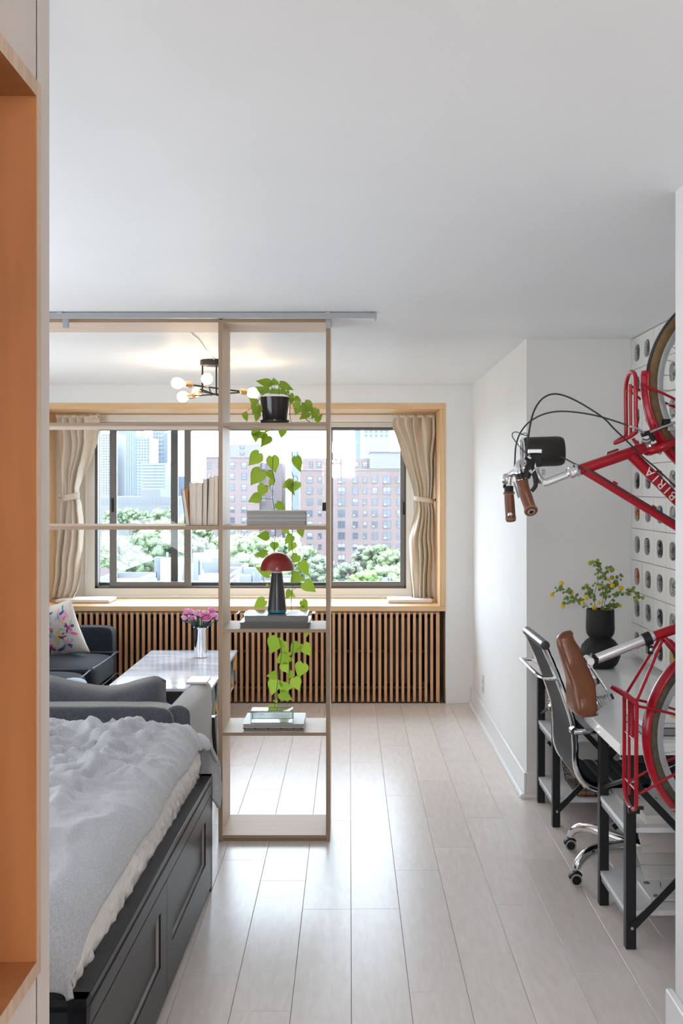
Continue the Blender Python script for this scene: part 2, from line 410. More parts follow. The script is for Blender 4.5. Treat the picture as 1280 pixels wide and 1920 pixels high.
# ---------------------------------------------------------------- window
SW = 227.0; YW = F/SW
def wx(x): return (x-VX)/SW
def wz(y): return EYE-(y-VY)/SW
win = thing('window_1', (-0.85, YW, wz(1121)), 'wide sliding window with dark frames in a white surround', 'window'); win['kind'] = 'structure'
zi0 = WZ0+0.040; zi1 = WZ1-ft; xi0, xi1 = WX0+ft, WX1-ft
GX0, GX1, GZ0, GZ1 = wx(178), wx(761), wz(1103), wz(801)
f = MB()
f.box(xi0, GX0, YW-0.02, YW+0.12, zi0, zi1); f.box(GX1, xi1, YW-0.02, YW+0.12, zi0, zi1)
f.box(GX0, GX1, YW-0.02, YW+0.12, zi0, GZ0); f.box(GX0, GX1, YW-0.02, YW+0.12, GZ1, zi1)
f.build('surround', upvc, win, smooth=False)
box('sill_moulding', xi0, xi1, YW-0.045, YW-0.018, zi0, zi0+0.02, upvc, win, bevel=0.006)
box('jamb_moulding', wx(160), wx(164), YW-0.032, YW-0.018, zi0+0.02, zi1, upvc, win, bevel=0.004)
box('jamb_moulding', wx(772), wx(776), YW-0.032, YW-0.018, zi0+0.02, zi1, upvc, win, bevel=0.004)
f = MB(); fr = 0.022
f.box(GX0, GX0+fr, YW, YW+0.10, GZ0, GZ1); f.box(GX1-fr*0.6, GX1, YW, YW+0.10, GZ0, GZ1)
f.box(GX0, GX1, YW, YW+0.10, GZ0, GZ0+0.016); f.box(GX0, GX1, YW, YW+0.10, GZ1-0.014, GZ1)
f.build('outer_frame', alu_dark, win, smooth=False)
def sash(x0, x1, y, wl, wr, m, zb=0.045):
    z0, z1 = GZ0+0.014, GZ1-0.012
    b = MB(); b.box(x0, x0+wl, y, y+0.03, z0, z1); b.box(x1-wr, x1, y, y+0.03, z0, z1)
    b.box(x0+wl, x1-wr, y, y+0.03, z0, z0+zb); b.box(x0+wl, x1-wr, y, y+0.03, z1-0.014, z1)
    o = b.build('sash_frame', m, win, smooth=False)
    p = MB(); p.box(x0+wl-0.004, x1-wr+0.004, y+0.013, y+0.017, z0+zb-0.004, z1-0.01)
    p.build('pane', pane_glass, o, smooth=False)
    return o
sash(GX0+0.004, wx(331), YW+0.062, 0.02, 0.058, alu_dark, 0.03)            # rear track
s1 = sash(wx(205), wx(357.5), YW+0.008, 0.058, 0.056, alu_mid, 0.038)                  # sliding sash, left
sash(wx(350), wx(624), YW+0.062, 0.03, 0.05, alu_dark, 0.03)
s2 = sash(wx(612), wx(761), YW+0.008, 0.045, 0.048, alu_mid, 0.04)
box('handle', wx(209), wx(213), YW-0.006, YW+0.008, wz(960), wz(934), black_metal, s1, bevel=0.003)
box('handle', wx(604), wx(611), YW-0.01, YW+0.008, wz(958), wz(942), black_metal, s2, bevel=0.004)
box('handle', wx(755), wx(759), YW-0.006, YW+0.008, wz(965), wz(941), black_metal, s2, bevel=0.003)
# roller blind cassette
rb = thing('roller_blind', (-0.8, YW-0.07, wz(790)), 'white roller blind rolled up along the top of the window', 'blind')
b = MB(); b.box(wx(187), wx(752), YW-0.115, YW-0.025, wz(792.5), zi1-0.002); b.build('cassette', upvc, rb, bevel=0.008)
b = MB(); b.box(wx(187), wx(752), YW-0.09, YW-0.05, wz(800), wz(793)); b.build('bottom_bar', mat('blind_bar', (0.66, 0.62, 0.56), 0.5), rb, bevel=0.003)
# ---------------------------------------------------------------- slatted radiator cover
rc = thing('radiator_cover', (-0.85, YB, 0), 'slatted wooden radiator cover below the window sill', 'radiator cover')
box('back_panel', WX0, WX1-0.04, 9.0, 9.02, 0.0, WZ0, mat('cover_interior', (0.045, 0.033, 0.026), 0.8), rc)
box('side_panel', WX1-0.055, WX1-0.045, YB+0.01, 9.0, 0.0, WZ0, oak_v, rc)
box('top_rail', WX0, WX1-0.045, YB+0.002, YB+0.05, WZ0-0.024, WZ0-0.002, mat('cover_rail', (0.20, 0.12, 0.07), 0.6), rc)
sx = WX1-0.062; k = 0; first = None
while sx > WX0+0.01:
    w = 0.0205
    if first is None:
        bb = MB(); bb.box(-w/2, w/2, 0, 0.032, 0.012, WZ0-0.010)
        first = bpy.data.objects.new('slat', bb.mesh('slat', slat_m, smooth=False)); COL.objects.link(first); first.parent = rc
        first.location = Vector((sx, YB-0.002, 0))-wpos(rc)
    else: share(first, 'slat', (sx, YB-0.002, 0), rc)
    sx -= 0.0443; k += 1
rad = thing('radiator', (-0.85, 8.75, 0.0), 'dark radiator behind the wooden slats', 'radiator')
b = MB()
for i in range(30): b.box(-2.3+i*0.1, -2.24+i*0.1, 8.68, 8.86, 0.10, 0.62)
b.build('fins', mat('radiator_metal', (0.10, 0.075, 0.06), 0.5, metal=0.3), rad, smooth=False)
b = MB(); b.tube([(-2.4, 8.66, 0.36), (0.6, 8.66, 0.36)], 0.014, 8); b.tube([(-2.4, 8.66, 0.07), (0.6, 8.66, 0.07)], 0.02, 8)
b.box(-2.35, -2.25, 8.7, 8.8, 0, 0.12); b.box(0.5, 0.6, 8.66, 8.8, 0, 0.12)
b.build('pipe', mat('pipe_metal', (0.12, 0.09, 0.07), 0.5, metal=0.5), rad)
# outlet
o_ = thing('wall_outlet', (XR, F/265.6, 0.214), 'white outlet cover low on the right wall', 'outlet')
box('cover_plate', XR-0.007, XR, F/265.6-0.035, F/265.6+0.035, 0.205, 0.335, mat('outlet_plastic', (0.62, 0.64, 0.66), 0.4), o_, bevel=0.002)
for zz in (0.235, 0.29): box('socket', XR-0.009, XR-0.0065, F/265.6-0.016, F/265.6+0.016, zz-0.012, zz+0.012, mat('socket_plastic', (0.5, 0.5, 0.5), 0.4), o_)
# ================================================================ OUTSIDE
GZ = -32.0
far_fac = 1.0
brick_m = mat('pale_red_brick', (0.125, 0.093, 0.090), 0.85, col2=(0.105, 0.078, 0.075), scale=0.12)  # distance haze put into the facade colours as paler tones
brick2_m = mat('pink_brick', (0.135, 0.102, 0.100), 0.85, col2=(0.112, 0.086, 0.086), scale=0.1)
stone_m = mat('pale_stone', (0.125, 0.122, 0.124), 0.85, scale=0.05)
glassy = mat('far_window_glass', (0.035, 0.045, 0.060), 0.12, spec=0.6)
wframe = mat('far_window_frame', (0.06, 0.065, 0.08), 0.6)
blindm = mat('far_window_blind', (0.15, 0.155, 0.165), 0.7)
g = box('ground', -900, 900, 12, 1600, GZ-1, GZ, mat('city_ground', (0.07, 0.075, 0.06), 0.9, col2=(0.10, 0.10, 0.09), scale=0.02)); g['kind'] = 'structure'; g['label'] = 'streets and yards far below the window'; g['category'] = 'ground'
wmesh = {}
def add_window(bld, x, y, w, h, s, kind, yoff=0.0):
    """window centred on a pixel of the facade at scale s; frame part with pane and blind"""
    key = (round(w, 1), round(h, 1), round(s, 3), kind)
    p = at(x, y, s); p.y += yoff
    W2, H2 = w/s/2, h/s/2; t = 0.12
    if key not in wmesh:
        b = MB(); b.box(-W2, -W2+t, -0.06, 0.1, -H2, H2); b.box(W2-t, W2, -0.06, 0.1, -H2, H2); b.box(-W2, W2, -0.06, 0.1, H2-t, H2); b.box(-W2, W2, -0.06, 0.1, -H2, -H2+t)
        if w > 12: b.box(-t/2, t/2, -0.06, 0.1, -H2, H2)
        else: b.box(-W2, W2, -0.06, 0.1, -t/2, t/2)
        fo = bpy.data.objects.new('window', b.mesh('window', wframe, smooth=False)); COL.objects.link(fo)
        q = MB(); q.box(-W2+t*0.8, W2-t*0.8, -0.01, 0.03, -H2+t*0.8, H2-t*0.8); q.cur = 1
        if kind == 1: q.box(-W2+t, W2-t, -0.03, -0.012, 0, H2-t)
        if kind == 2: q.box(-W2+t, W2-t, -0.03, -0.012, -H2*0.3, H2-t)
        if kind == 3: q.box(-W2+t, -0.05, -0.25, -0.012, -H2+t, -H2*0.35)
        po = bpy.data.objects.new('pane', q.mesh('pane', [glassy, blindm], smooth=False)); COL.objects.link(po); po.parent = fo
        fo.parent = bld; fo.location = p-wpos(bld); wmesh[key] = (fo, po)
    else:
        fo0, po0 = wmesh[key]; fo = share(fo0, 'window', p, bld)
        po = po0.copy(); COL.objects.link(po); po.parent = fo; po.location = (0, 0, 0)
    return fo
rw = random.Random(11)
def bbox_building(name, px0, px1, ytop, s, depth, m, label, cat='building'):
    p0 = at(px0, ytop, s); p1 = at(px1, ytop, s)
    o = thing(name, ((p0.x+p1.x)/2, p0.y, GZ), label, cat)
    box('facade', p0.x, p1.x, p0.y, p0.y+depth, GZ, p0.z, m, o)
    return o
# right brick block
sB = 7.5
B1 = bbox_building('apartment_building', 562, 850, 881, sB, 30, brick_m, 'pale red brick apartment block filling the right part of the window')
box('setback', at(566, 0, sB).x, at(850, 0, sB).x, F/sB+2.0, F/sB+28, at(0, 881, sB).z, at(0, 859, sB).z, brick2_m, B1)
box('parapet', at(561, 0, sB).x, at(850, 0, sB).x, F/sB-0.15, F/sB+0.3, at(0, 882, sB).z, at(0, 880, sB).z, stone_m, B1)
box('penthouse', at(693, 0, sB).x, at(850, 0, sB).x, F/sB+0.8, F/sB+20, at(0, 879, sB).z, at(0, 848.5, sB).z, stone_m, B1)
box('penthouse_roof', at(692, 0, sB).x, at(851, 0, sB).x, F/sB+0.6, F/sB+20, at(0, 848.5, sB).z, at(0, 846.5, sB).z, wframe, B1)
rows = [899.6, 920.5, 941.4, 962.5, 983.6, 1004.7, 1025.8, 1047, 1068, 1089]
for ry in rows:
    for (cx_, w) in ((640, 14), (666, 10.8), (684, 7.4), (702.2, 10.8), (725, 14.4), (748.5, 10), (580.7, 11), (599.4, 7.2), (620, 7.2), (772, 10.8), (795, 14.4)):
        add_window(B1, cx_, ry, w, 14.4 if w > 12 else 12.6 if w > 9 else 10.6, sB, rw.choice([0, 1, 2, 3, 3]))
for (cx_, w) in ((642.5, 8), (656, 5), (668, 9), (684, 10), (598, 8), (583, 6)):
    add_window(B1, cx_, 871, w, 10.5, F/(F/sB+2.0-0.02), rw.choice([0, 1, 2]))
# left brick block
sC = 7.3
B0 = bbox_building('apartment_building', 386, 486, 857, sC, 14, brick2_m, 'pinkish brick apartment block seen behind the trailing plant')
box('penthouse', at(425, 0, sC).x, at(484, 0, sC).x, F/sC+3, F/sC+13, at(0, 858, sC).z, at(0, 832, sC).z, stone_m, B0)
box('side_wing', at(486, 0, sC).x, at(527, 0, sC).x, F/sC+3, F/sC+20, GZ, at(0, 868, sC).z, mat('shaded_brick', (0.105, 0.08, 0.085), 0.85, scale=0.1), B0)
box('parapet', at(385, 0, sC).x, at(487, 0, sC).x, F/sC-0.15, F/sC+0.3, at(0, 858, sC).z, at(0, 856, sC).z, stone_m, B0)
for ry in [872.8, 893.4, 914, 934.6, 955.3, 976, 996.5, 1017]:
    for cx_ in (392, 413, 434.8, 457.5): add_window(B0, cx_, ry, 10.4 if cx_ > 400 else 5.5, 12.4, sC, rw.choice([0, 1, 2, 2]))
    for cx_ in (494, 511): add_window(B0, cx_, ry+1, 8, 11.5, F/(F/sC+3), rw.choice([0, 1]))
for ry in (839, 850): add_window(B0, 454, ry, 8, 6, F/(F/sC+3), 2)
# far towers
def tower(x0, x1, yt, s, m, label, nx=0, ny=0, depth=40, yb=960):
    o = bbox_building('tower', x0, x1, yt, s, depth, m, label, 'tower')
    if nx:
        p0 = at(x0, yt, s); p1 = at(x1, yb, s); b = MB()
        for i in range(1, nx): 
            x = lerp(p0.x, p1.x, i/nx); b.box(x-0.3, x+0.3, p0.y-0.5, p0.y, p1.z, p0.z-1)
        st = b.build('mullions', mat('tower_mullion', (0.20, 0.21, 0.23), 0.6), o, smooth=False)
    if ny:
        p0 = at(x0, yt, s); p1 = at(x1, yb, s); b = MB()
        for i in range(ny):
            z = lerp(p1.z, p0.z, (i+0.5)/ny); h = (p0.z-p1.z)/ny*0.25; b.box(p0.x+0.8, p1.x-0.8, p0.y-0.4, p0.y, z-h, z+h)
        b.build('floor_band', mat('tower_window_band', (0.13, 0.15, 0.18), 0.35), o, smooth=False)
    return o
tm1 = mat('pale_blue_curtain_wall', (0.112, 0.135, 0.170), 0.5, scale=0.03)  # bluish haze put into the far tower colours
tm2 = mat('blue_curtain_wall', (0.068, 0.092, 0.135), 0.4, scale=0.03)
tm3 = mat('white_tower_stone', (0.140, 0.148, 0.160), 0.7, scale=0.03)
sT = 2.4
tower(188, 216, 812, sT, tm3, 'palest tower at the left end of the skyline', 6, 30)
tower(218, 254, 792, sT*0.9, tm1, 'very tall pale blue glass tower left of the dark one', 8, 0)
tower(254, 280, 820, sT, tm2, 'dark blue glass tower in the left skyline', 5, 26)
tower(264, 310, 868, sT*1.15, tm3, 'white banded office block below the dark blue tower', 0, 16)
tower(286, 308, 806, sT*0.85, tm3, 'white tower with blue edge behind the banded block', 4, 20)
tower(308, 314, 812, sT*0.9, tm2, 'narrow blue tower strip right of the white tower')
tower(311, 345, 893, sT*1.1, tm2, 'low blue grey block beside the window stile')
tower(546, 561, 846, sT, tm1, 'small pale tower beside the red brick block')
tower(665, 676, 770, sT*1.05, tm2, 'slim blue tower rising behind the brick block')
tw = tower(682, 730, 770, sT*1.3, tm3, 'white tower with square windows above the brick block')
for ry in (809, 817, 801, 793):
    for cx_ in (686, 695, 705, 715, 724): add_window(tw, cx_, ry, 4.6, 4.6, sT*1.3, 0)
ar = bbox_building('long_hall', 178, 345, 931, 4.0, 30, stone_m, 'long pale arcaded building behind the park trees')
b = MB()
for i in range(22):
    p = at(184+i*7.2, 941, 4.0); b.box(p.x-0.5, p.x+0.5, p.y-0.1, p.y, p.z-1.2, p.z+1.2)
b.build('arches', mat('arch_shade', (0.10, 0.11, 0.125), 0.7), ar, smooth=False)
box('tower_block', at(262, 0, 4.0).x, at(300, 0, 4.0).x, F/4.0+1, F/4.0+20, at(0, 935, 4).z, at(0, 918, 4).z, stone_m, ar)
# trees
crown_m = []
for i, (c1, c2) in enumerate((((0.150, 0.190, 0.105), (0.105, 0.145, 0.080)), ((0.175, 0.220, 0.115), (0.125, 0.165, 0.090)), ((0.160, 0.250, 0.080), (0.115, 0.19, 0.065)), ((0.15, 0.18, 0.125), (0.11, 0.135, 0.095)))):
    crown_m.append(mat('foliage_%s' % ('deep', 'light', 'bright', 'grey')[i], c1, 0.8, col2=c2, scale=0.6, bump=0.0))
bark = mat('bark', (0.06, 0.05, 0.04), 0.9)
def crown_mesh(seed, m):
    r = random.Random(seed); b = MB()
    for i in range(64):
        a = r.uniform(0, 6.28); rr = r.uniform(0.1, 0.86)**0.6; h = r.uniform(-0.7, 0.82)
        k = math.sqrt(max(0.05, 1-h*h))
        c = Vector((math.cos(a)*rr*k, math.sin(a)*rr*k, h*0.85)); rad_ = r.uniform(0.13, 0.27)
        b.ball(c, rad_, 12, sz=0.8)
    for i, v in enumerate(b.v):
        n1 = mnoise.noise_vector(v*3.1+Vector((seed, 0, 0))); n2 = mnoise.noise_vector(v*9.0+Vector((0, seed, 0)))
        b.v[i] = v + n1*0.11 + n2*0.085
    # leaf tufts
    for i in range(3800):
        base = b.v[r.randrange(64*62)]
        d = Vector((r.uniform(-1, 1), r.uniform(-1, 1), r.uniform(-1, 1))).normalized(); e = d.orthogonal().normalized()*0.024
        q = base + d*0.03; o = len(b.v)
        b.v += [q-e, q+e, q+e*0.6+d*0.07, q-e*0.6+d*0.07]; b.quad(o, o+1, o+2, o+3)
    return b.mesh('crown', m, smooth=True, angle=80)
crowns = [crown_mesh(i+1, crown_m[i % 4]) for i in range(4)]
tk = MB().tube([(0, 0, 0), (0, 0, 1)], [0.035, 0.02], 8).mesh('trunk', bark)
def tree(px, ytop, rpx, s, kind, label, sz=1.0):
    """crown of radius rpx pixels at scale s whose top is at ytop"""
    r_ = rpx*1.22/s; p = at(px, ytop, s); zc = p.z-r_*sz*0.95
    o = thing('tree', (p.x, p.y, GZ), label, 'tree', 'trees outside the window')
    c = bpy.data.objects.new('crown', crowns[kind]); COL.objects.link(c); c.parent = o; c.location = (0, 0, zc-GZ)
    c.scale = (r_, r_, r_*sz); c.rotation_euler = (0, 0, px*1.7)
    k_ = bpy.data.objects.new('trunk', tk); COL.objects.link(k_); k_.parent = o; k_.scale = (r_, r_, zc-GZ)
TR = [(188, 1010, 26, 16, 1, 'light green tree at the left edge of the window view'),
 (214, 952, 20, 8, 0, 'farther tree below the long hall, left end'), (243, 950, 20, 7.6, 1, 'farther tree below the long hall, second from left'),
 (272, 956, 22, 7.8, 0, 'farther tree below the long hall, middle'), (305, 951, 24, 8.2, 1, 'rounded tree below the long hall near the window stile'),
 (340, 962, 30, 9.0, 0, 'tree behind the upright books'), (372, 975, 30, 10, 0, 'dark tree left of the pink brick block'),
 (232, 1000, 40, 13.5, 0, 'large tree in the left middle of the view'), (280, 988, 42, 12.5, 1, 'large light tree behind the sliding sash'),
 (322, 1000, 38, 13, 0, 'large tree right of the window stile'), (365, 1008, 32, 13.8, 3, 'greyish tree above the white roofs'),
 (432, 1000, 40, 13, 1, 'big light tree left of the mushroom lamp'), (478, 994, 44, 12.4, 1, 'big pale tree behind the mushroom lamp'),
 (525, 1004, 42, 13, 1, 'big tree right of the mushroom lamp'), (565, 1020, 34, 13.6, 0, 'tree at the foot of the red brick block'),
 (455, 1035, 36, 15.5, 0, 'lower tree in front of the big pale trees'), (510, 1042, 36, 15.8, 1, 'low tree behind the trailing vine'),
 (653, 1052, 26, 13.5, 3, 'small greyish tree left in the right pane'), (688, 1022, 22, 12, 3, 'dark slender tree in the right pane'),
 (712, 1018, 26, 12.2, 0, 'tall tree in the middle of the right pane'), (738, 1028, 28, 12.6, 1, 'pale tree against the right sash'),
 (683, 1066, 24, 15, 2, 'bright green tree at the bottom of the right pane'), (725, 1058, 30, 14.6, 1, 'broad light tree at the bottom right of the view'),
 (775, 1040, 30, 13, 1, 'tree behind the right curtain'), (600, 1040, 26, 14.2, 3, 'small tree behind the right shelf upright')]
for t_ in TR: tree(*t_)
# roofs
roof_white = mat('white_roof_coating', (0.30, 0.31, 0.32), 0.8, col2=(0.22, 0.225, 0.235), scale=0.4)
roof_dark = mat('roof_equipment', (0.10, 0.11, 0.13), 0.6)
def low_building(x0, x1, yb, s0, s1, label, zpx):
    z = EYE-(zpx-VY)/s0
    o = thing('low_building', ((x0-VX)/s0, F/s0, GZ), label, 'building')
    b = MB(); b.box((x0-VX)/s0, (x1-VX)/s0, F/s0, F/s1, GZ, z); b.build('roof', roof_white, o, smooth=False)
    b = MB(); X0, X1, Y0, Y1 = (x0-VX)/s0, (x1-VX)/s0, F/s0, F/s1; t = 0.35
    b.box(X0, X1, Y0, Y0+t, z, z+0.5); b.box(X0, X1, Y1-t, Y1, z, z+0.5); b.box(X0, X0+t, Y0, Y1, z, z+0.5); b.box(X1-t, X1, Y0, Y1, z, z+0.5)
    b.build('parapet', stone_m, o, smooth=False)
    return o, z, X0, X1, Y0, Y1
r1 = random.Random(5)
for (x0, x1, zpx, s0, s1, nm, n) in ((165, 254, 1102, 24, 21.6, 'flat white roof at the lower left of the window view', 0), (258, 420, 1100, 21.2, 17.0, 'white roof crowded with vents below the upright books', 9),
                                     (424, 556, 1103, 21, 19.3, 'white roof with a small figure like vent behind the lamp', 4), (560, 790, 1114, 21, 19.8, 'roof edge along the bottom of the right pane', 3)):
    o, z, X0, X1, Y0, Y1 = low_building(x0, x1, 0, s0, s1, nm, zpx)
    for i in range(n):
        x = r1.uniform(X0+0.8, X1-0.8); y = r1.uniform(Y0+2, Y1-2); w = r1.uniform(0.25, 1.0); h = r1.uniform(0.4, 2.4 if n > 5 else 1.4)
        b = MB(); b.box(x-w, x+w, y-w, y+w, z, z+h); b.tube([(x+w*1.5, y, z), (x+w*1.5, y, z+h*1.2)], 0.12, 8)
        b.build('roof_vent', roof_white if i % 2 else roof_dark, o, smooth=False)
bbox_building('brick_house', 178, 205, 1010, 14, 8, brick2_m, 'small brick house among the trees at the left')
# ================================================================ SHELVING UNIT
SF, SBK = 402.0, 378.0
YF, YK = F/SF, F/SBK         # front and back of shelves
su = thing('shelving_unit', (-0.35, YF, 0), 'tall open birch plywood shelving unit dividing the room, two bays wide', 'shelving')
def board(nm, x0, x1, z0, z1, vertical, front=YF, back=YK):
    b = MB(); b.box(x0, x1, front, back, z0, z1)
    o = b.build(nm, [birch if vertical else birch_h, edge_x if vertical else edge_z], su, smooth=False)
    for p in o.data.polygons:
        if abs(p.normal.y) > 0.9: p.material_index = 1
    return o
def ux(x): return (x-VX)/SF
def uz(y): return EYE-(y-VY)/SF
xa0, xa1 = ux(409.2), ux(417.2); xb0, xb1 = ux(611), ux(618.5); xl = -2.25
board('upright', xa0, xa1, 0.0, 2.436, True); board('upright', xb0, xb1, 0.0, 2.436, True)
board('upright', xl-0.02, xl, 0.0, 2.436, True)
zt0, zt1 = uz(604.5), uz(597.3)
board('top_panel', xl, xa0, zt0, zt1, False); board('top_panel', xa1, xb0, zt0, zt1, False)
SHZ = {}
for nm, y0_, y1_ in (('A', 792.7, 799), ('B', 986, 993.3), ('C', 1179.5, 1186), ('D', 1373.6, 1379.6), ('E', 1566, 1572)):
    z1_, z0_ = uz(y0_), uz(y1_); SHZ[nm] = z1_
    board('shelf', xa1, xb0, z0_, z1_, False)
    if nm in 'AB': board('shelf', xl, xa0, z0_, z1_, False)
board('kick_board', xa1, xb0, 0.0, uz(1572), False, front=YF+0.012, back=YF+0.03)
# ceiling track with brackets
ct = thing('ceiling_track', (-0.6, F/414, 2.42), 'long grey metal ceiling track in front of the shelving unit', 'ceiling track')
grey_track = mat('grey_track_paint', (0.36, 0.38, 0.40), 0.4)
st_ = 414.0
box('rail', -2.3, (706-VX)/st_, F/st_-0.012, F/st_+0.012, EYE-(597-VY)/st_, EYE-(586.6-VY)/st_, grey_track, ct, bevel=0.002)
for (x0, x1, y1) in ((117.5, 128.5, 615.5), (610.5, 621, 615)):
    s_ = 406.0
    b = MB(); b.box((x0-VX)/s_, (x1-VX)/s_, F/s_-0.004, F/s_+0.012, EYE-(y1-VY)/s_, 2.44); b.box((x0-VX)/s_, (x1-VX)/s_, F/st_-0.016, F/s_, 2.436, 2.446)
    b.build('bracket', mat('bracket_paint', (0.42, 0.44, 0.46), 0.4), ct, bevel=0.002)
b = MB(); p = at(704, 599, st_); b.tube([p+Vector((0, 0, 0.003)), p+Vector((0, 0, -0.008))], 0.004, 8); b.build('end_hook', steel, ct)
# ---------------------------------------------------------------- books
rb_ = random.Random(8)
def book_flat(name, x0, x1, y0, y1, z0, h, cover, label, group=None, pg=None, spine_front=False, parts=True, rot=0.0):
    o = thing(name, ((x0+x1)/2, y0, z0), label, 'book', group)
    t = min(0.0028, h*0.12)
    b = MB(); b.box(x0, x1, y0, y1, z0, z0+t); b.box(x0, x1, y0, y1, z0+h-t, z0+h)
    if spine_front: b.box(x0, x1, y0, y0+t, z0+t, z0+h-t)
    b.build('cover', cover, o, smooth=False)
    e = 0.004
    box('pages', x0+e, x1-e, y0+(t if spine_front else e*0.5), y1-e, z0+t, z0+h-t, pg or paper, o)
    if rot: o.rotation_euler.z = rot
    return o
# upright books on the left bay
cov = lambda n, c, r=0.5: mat('cover_'+n, c, r, var=0.05)
ub = [(337.5, 345, 917, 347, 'grey', (0.20, 0.21, 0.20), 'thin grey hardback, leftmost of the upright books', None),
      (345.5, 349.5, 916.5, 350, 'orange', (0.72, 0.27, 0.07), 'slim orange book between grey and cream ones', None),
      (353, 365.5, 904.5, 354, 'cream', (0.60, 0.50, 0.40), 'cream book with page edges out, third upright book', None),
      (366, 378, 905, 365, 'pale', (0.62, 0.56, 0.48), 'pale book leaning slightly, fourth upright book', None),
      (379, 387, 897.5, 378, 'tan', (0.55, 0.45, 0.36), 'tan book beside the two tallest upright ones', None),
      (390.5, 402, 894.5, 387, 'bone', (0.58, 0.52, 0.46), 'tall bone coloured leaning book, second from the shelf upright', None),
      (400, 407.5, 892, 399.5, 'sand', (0.56, 0.48, 0.40), 'tallest upright book leaning against the shelf upright', None)]
z0 = SHZ['B']
for i, (xt0, xt1, yt, xb, nm, c, lab, _) in enumerate(ub):
    o = thing('book', (ux(xb), YF+0.03, z0), lab, 'book', 'upright books on the left shelf bay')
    ztp = uz(yt); w = (xt1-xt0)/SF; dx = ux(xt0)-ux(xb); D = 0.155
    ya = YF+0.02+0.004*(i % 3)
    def slab(nm_, a, bb, ya_, yb_, zz0, zz1, m_):
        q = MB(); k0 = dx*(zz0-z0)/(ztp-z0); k1 = dx*(zz1-z0)/(ztp-z0); X0 = ux(xb)
        vs = [(X0+a+k0, ya_, zz0), (X0+bb+k0, ya_, zz0), (X0+a+k0, yb_, zz0), (X0+bb+k0, yb_, zz0), (X0+a+k1, ya_, zz1), (X0+bb+k1, ya_, zz1), (X0+a+k1, yb_, zz1), (X0+bb+k1, yb_, zz1)]
        q.add(vs, [(0, 2, 3, 1), (4, 5, 7, 6), (0, 1, 5, 4), (2, 6, 7, 3), (0, 4, 6, 2), (1, 3, 7, 5)]); q.build(nm_, m_, o, smooth=False)
    t = 0.0018
    slab('cover', 0, t, ya, ya+D, z0, ztp, cov(nm, c)); slab('cover', w-t, w, ya, ya+D, z0, ztp, cov(nm, c))
    slab('spine', t, w-t, ya+D-t, ya+D, z0, ztp, cov(nm, c)); slab('pages', t, w-t, ya+0.002, ya+D-t, z0+0.002, ztp-0.003, cov('orange', c) if i == 1 else paper_v)
# three flat books on shelf B right
pb = cov('offwhite', (0.46, 0.44, 0.43))
yy = SHZ['B']; n3 = ['bottom', 'middle', 'top']
for i in range(3):
    h = (0.0265, 0.019, 0.0245)[i]
    book_flat('book', ux(460.5)+0.002*(i % 2), ux(573), YF+0.012, YF+0.20, yy, h, pb, '%s book of the three white ones stacked flat on the middle shelf' % n3[i], 'white books stacked on the middle shelf', mat('grey_pages', (0.34, 0.32, 0.31), 0.7, col2=(0.27, 0.255, 0.245), scale=30, stretch=(0.4, 0.4, 16)))
    yy += h+0.0005
# two books on shelf C with lamp
grey_cov = mat('cover_dark_grey', (0.12, 0.125, 0.125), 0.4); grey2 = mat('cover_slate', (0.13, 0.145, 0.155), 0.3)
gp = mat('dark_pages', (0.11, 0.10, 0.095), 0.7, col2=(0.08, 0.072, 0.068), scale=30, stretch=(0.4, 0.4, 16))
gp2 = mat('mid_pages', (0.21, 0.19, 0.185), 0.7, col2=(0.16, 0.145, 0.14), scale=30, stretch=(0.4, 0.4, 16))
zc = SHZ['C']
book_flat('book', ux(448), ux(580), YF+0.012, YF+0.285, zc, 0.029, grey_cov, 'larger dark grey book under the slate one, below the mushroom lamp', 'books under the mushroom lamp', gp)
bk = book_flat('book', ux(456), ux(576), YF+0.02, YF+0.255, zc+0.0295, 0.031, grey2, 'slate grey book directly under the mushroom lamp', 'books under the mushroom lamp', gp2)
b = MB(); zt = zc+0.0295+0.031
for (x0, x1, y0_, y1_) in ((-0.15, -0.115, 0.04, 0.20), (0.09, 0.155, 0.04, 0.20), (0.19, 0.205, 0.06, 0.19), (0.23, 0.25, 0.08, 0.18), (-0.19, -0.18, 0.06, 0.19)):
    xm = (ux(456)+ux(576))/2-0.03; b.box(xm+x0*0.85, xm+x1*0.85, YF+0.02+y0_, YF+0.02+y1_, zt, zt+0.0004)
b.build('cover_print', mat('print_white', (0.62, 0.65, 0.66), 0.5), bk, smooth=False)
# two books on shelf D with glass box
zd = SHZ['D']
book_flat('book', ux(454.5), ux(570), YF+0.015, YF+0.25, zd, 0.019, cov('stone', (0.48, 0.46, 0.43)), 'lower grey paperback under the glass box', 'books under the glass box', mat('mid_pages', (0.36, 0.34, 0.33)))
bk2 = book_flat('book', ux(454), ux(569), YF+0.01, YF+0.265, zd+0.0195, 0.019, cov('pebble', (0.47, 0.47, 0.44)), 'upper pebble grey book carrying the glass box', 'books under the glass box', mat('warm_pages', (0.40, 0.37, 0.34), 0.7, col2=(0.30, 0.27, 0.25), scale=30, stretch=(0.4, 0.4, 16)))
b = MB(); b.box(ux(455), ux(567), YF+0.0135, YF+0.017, zd+0.0140, zd+0.0193); b.build('spine_band', black_plastic, bk2, smooth=False)
b = MB()
for i in range(30):
    if i % 7 == 5: continue
    x = ux(460)+i*0.0085; b.box(x, x+0.005, YF+0.0128, YF+0.0136, zd+0.0155, zd+0.0180)
b.build('spine_lettering', mat('print_grey', (0.45, 0.43, 0.42)), bk2, smooth=False)
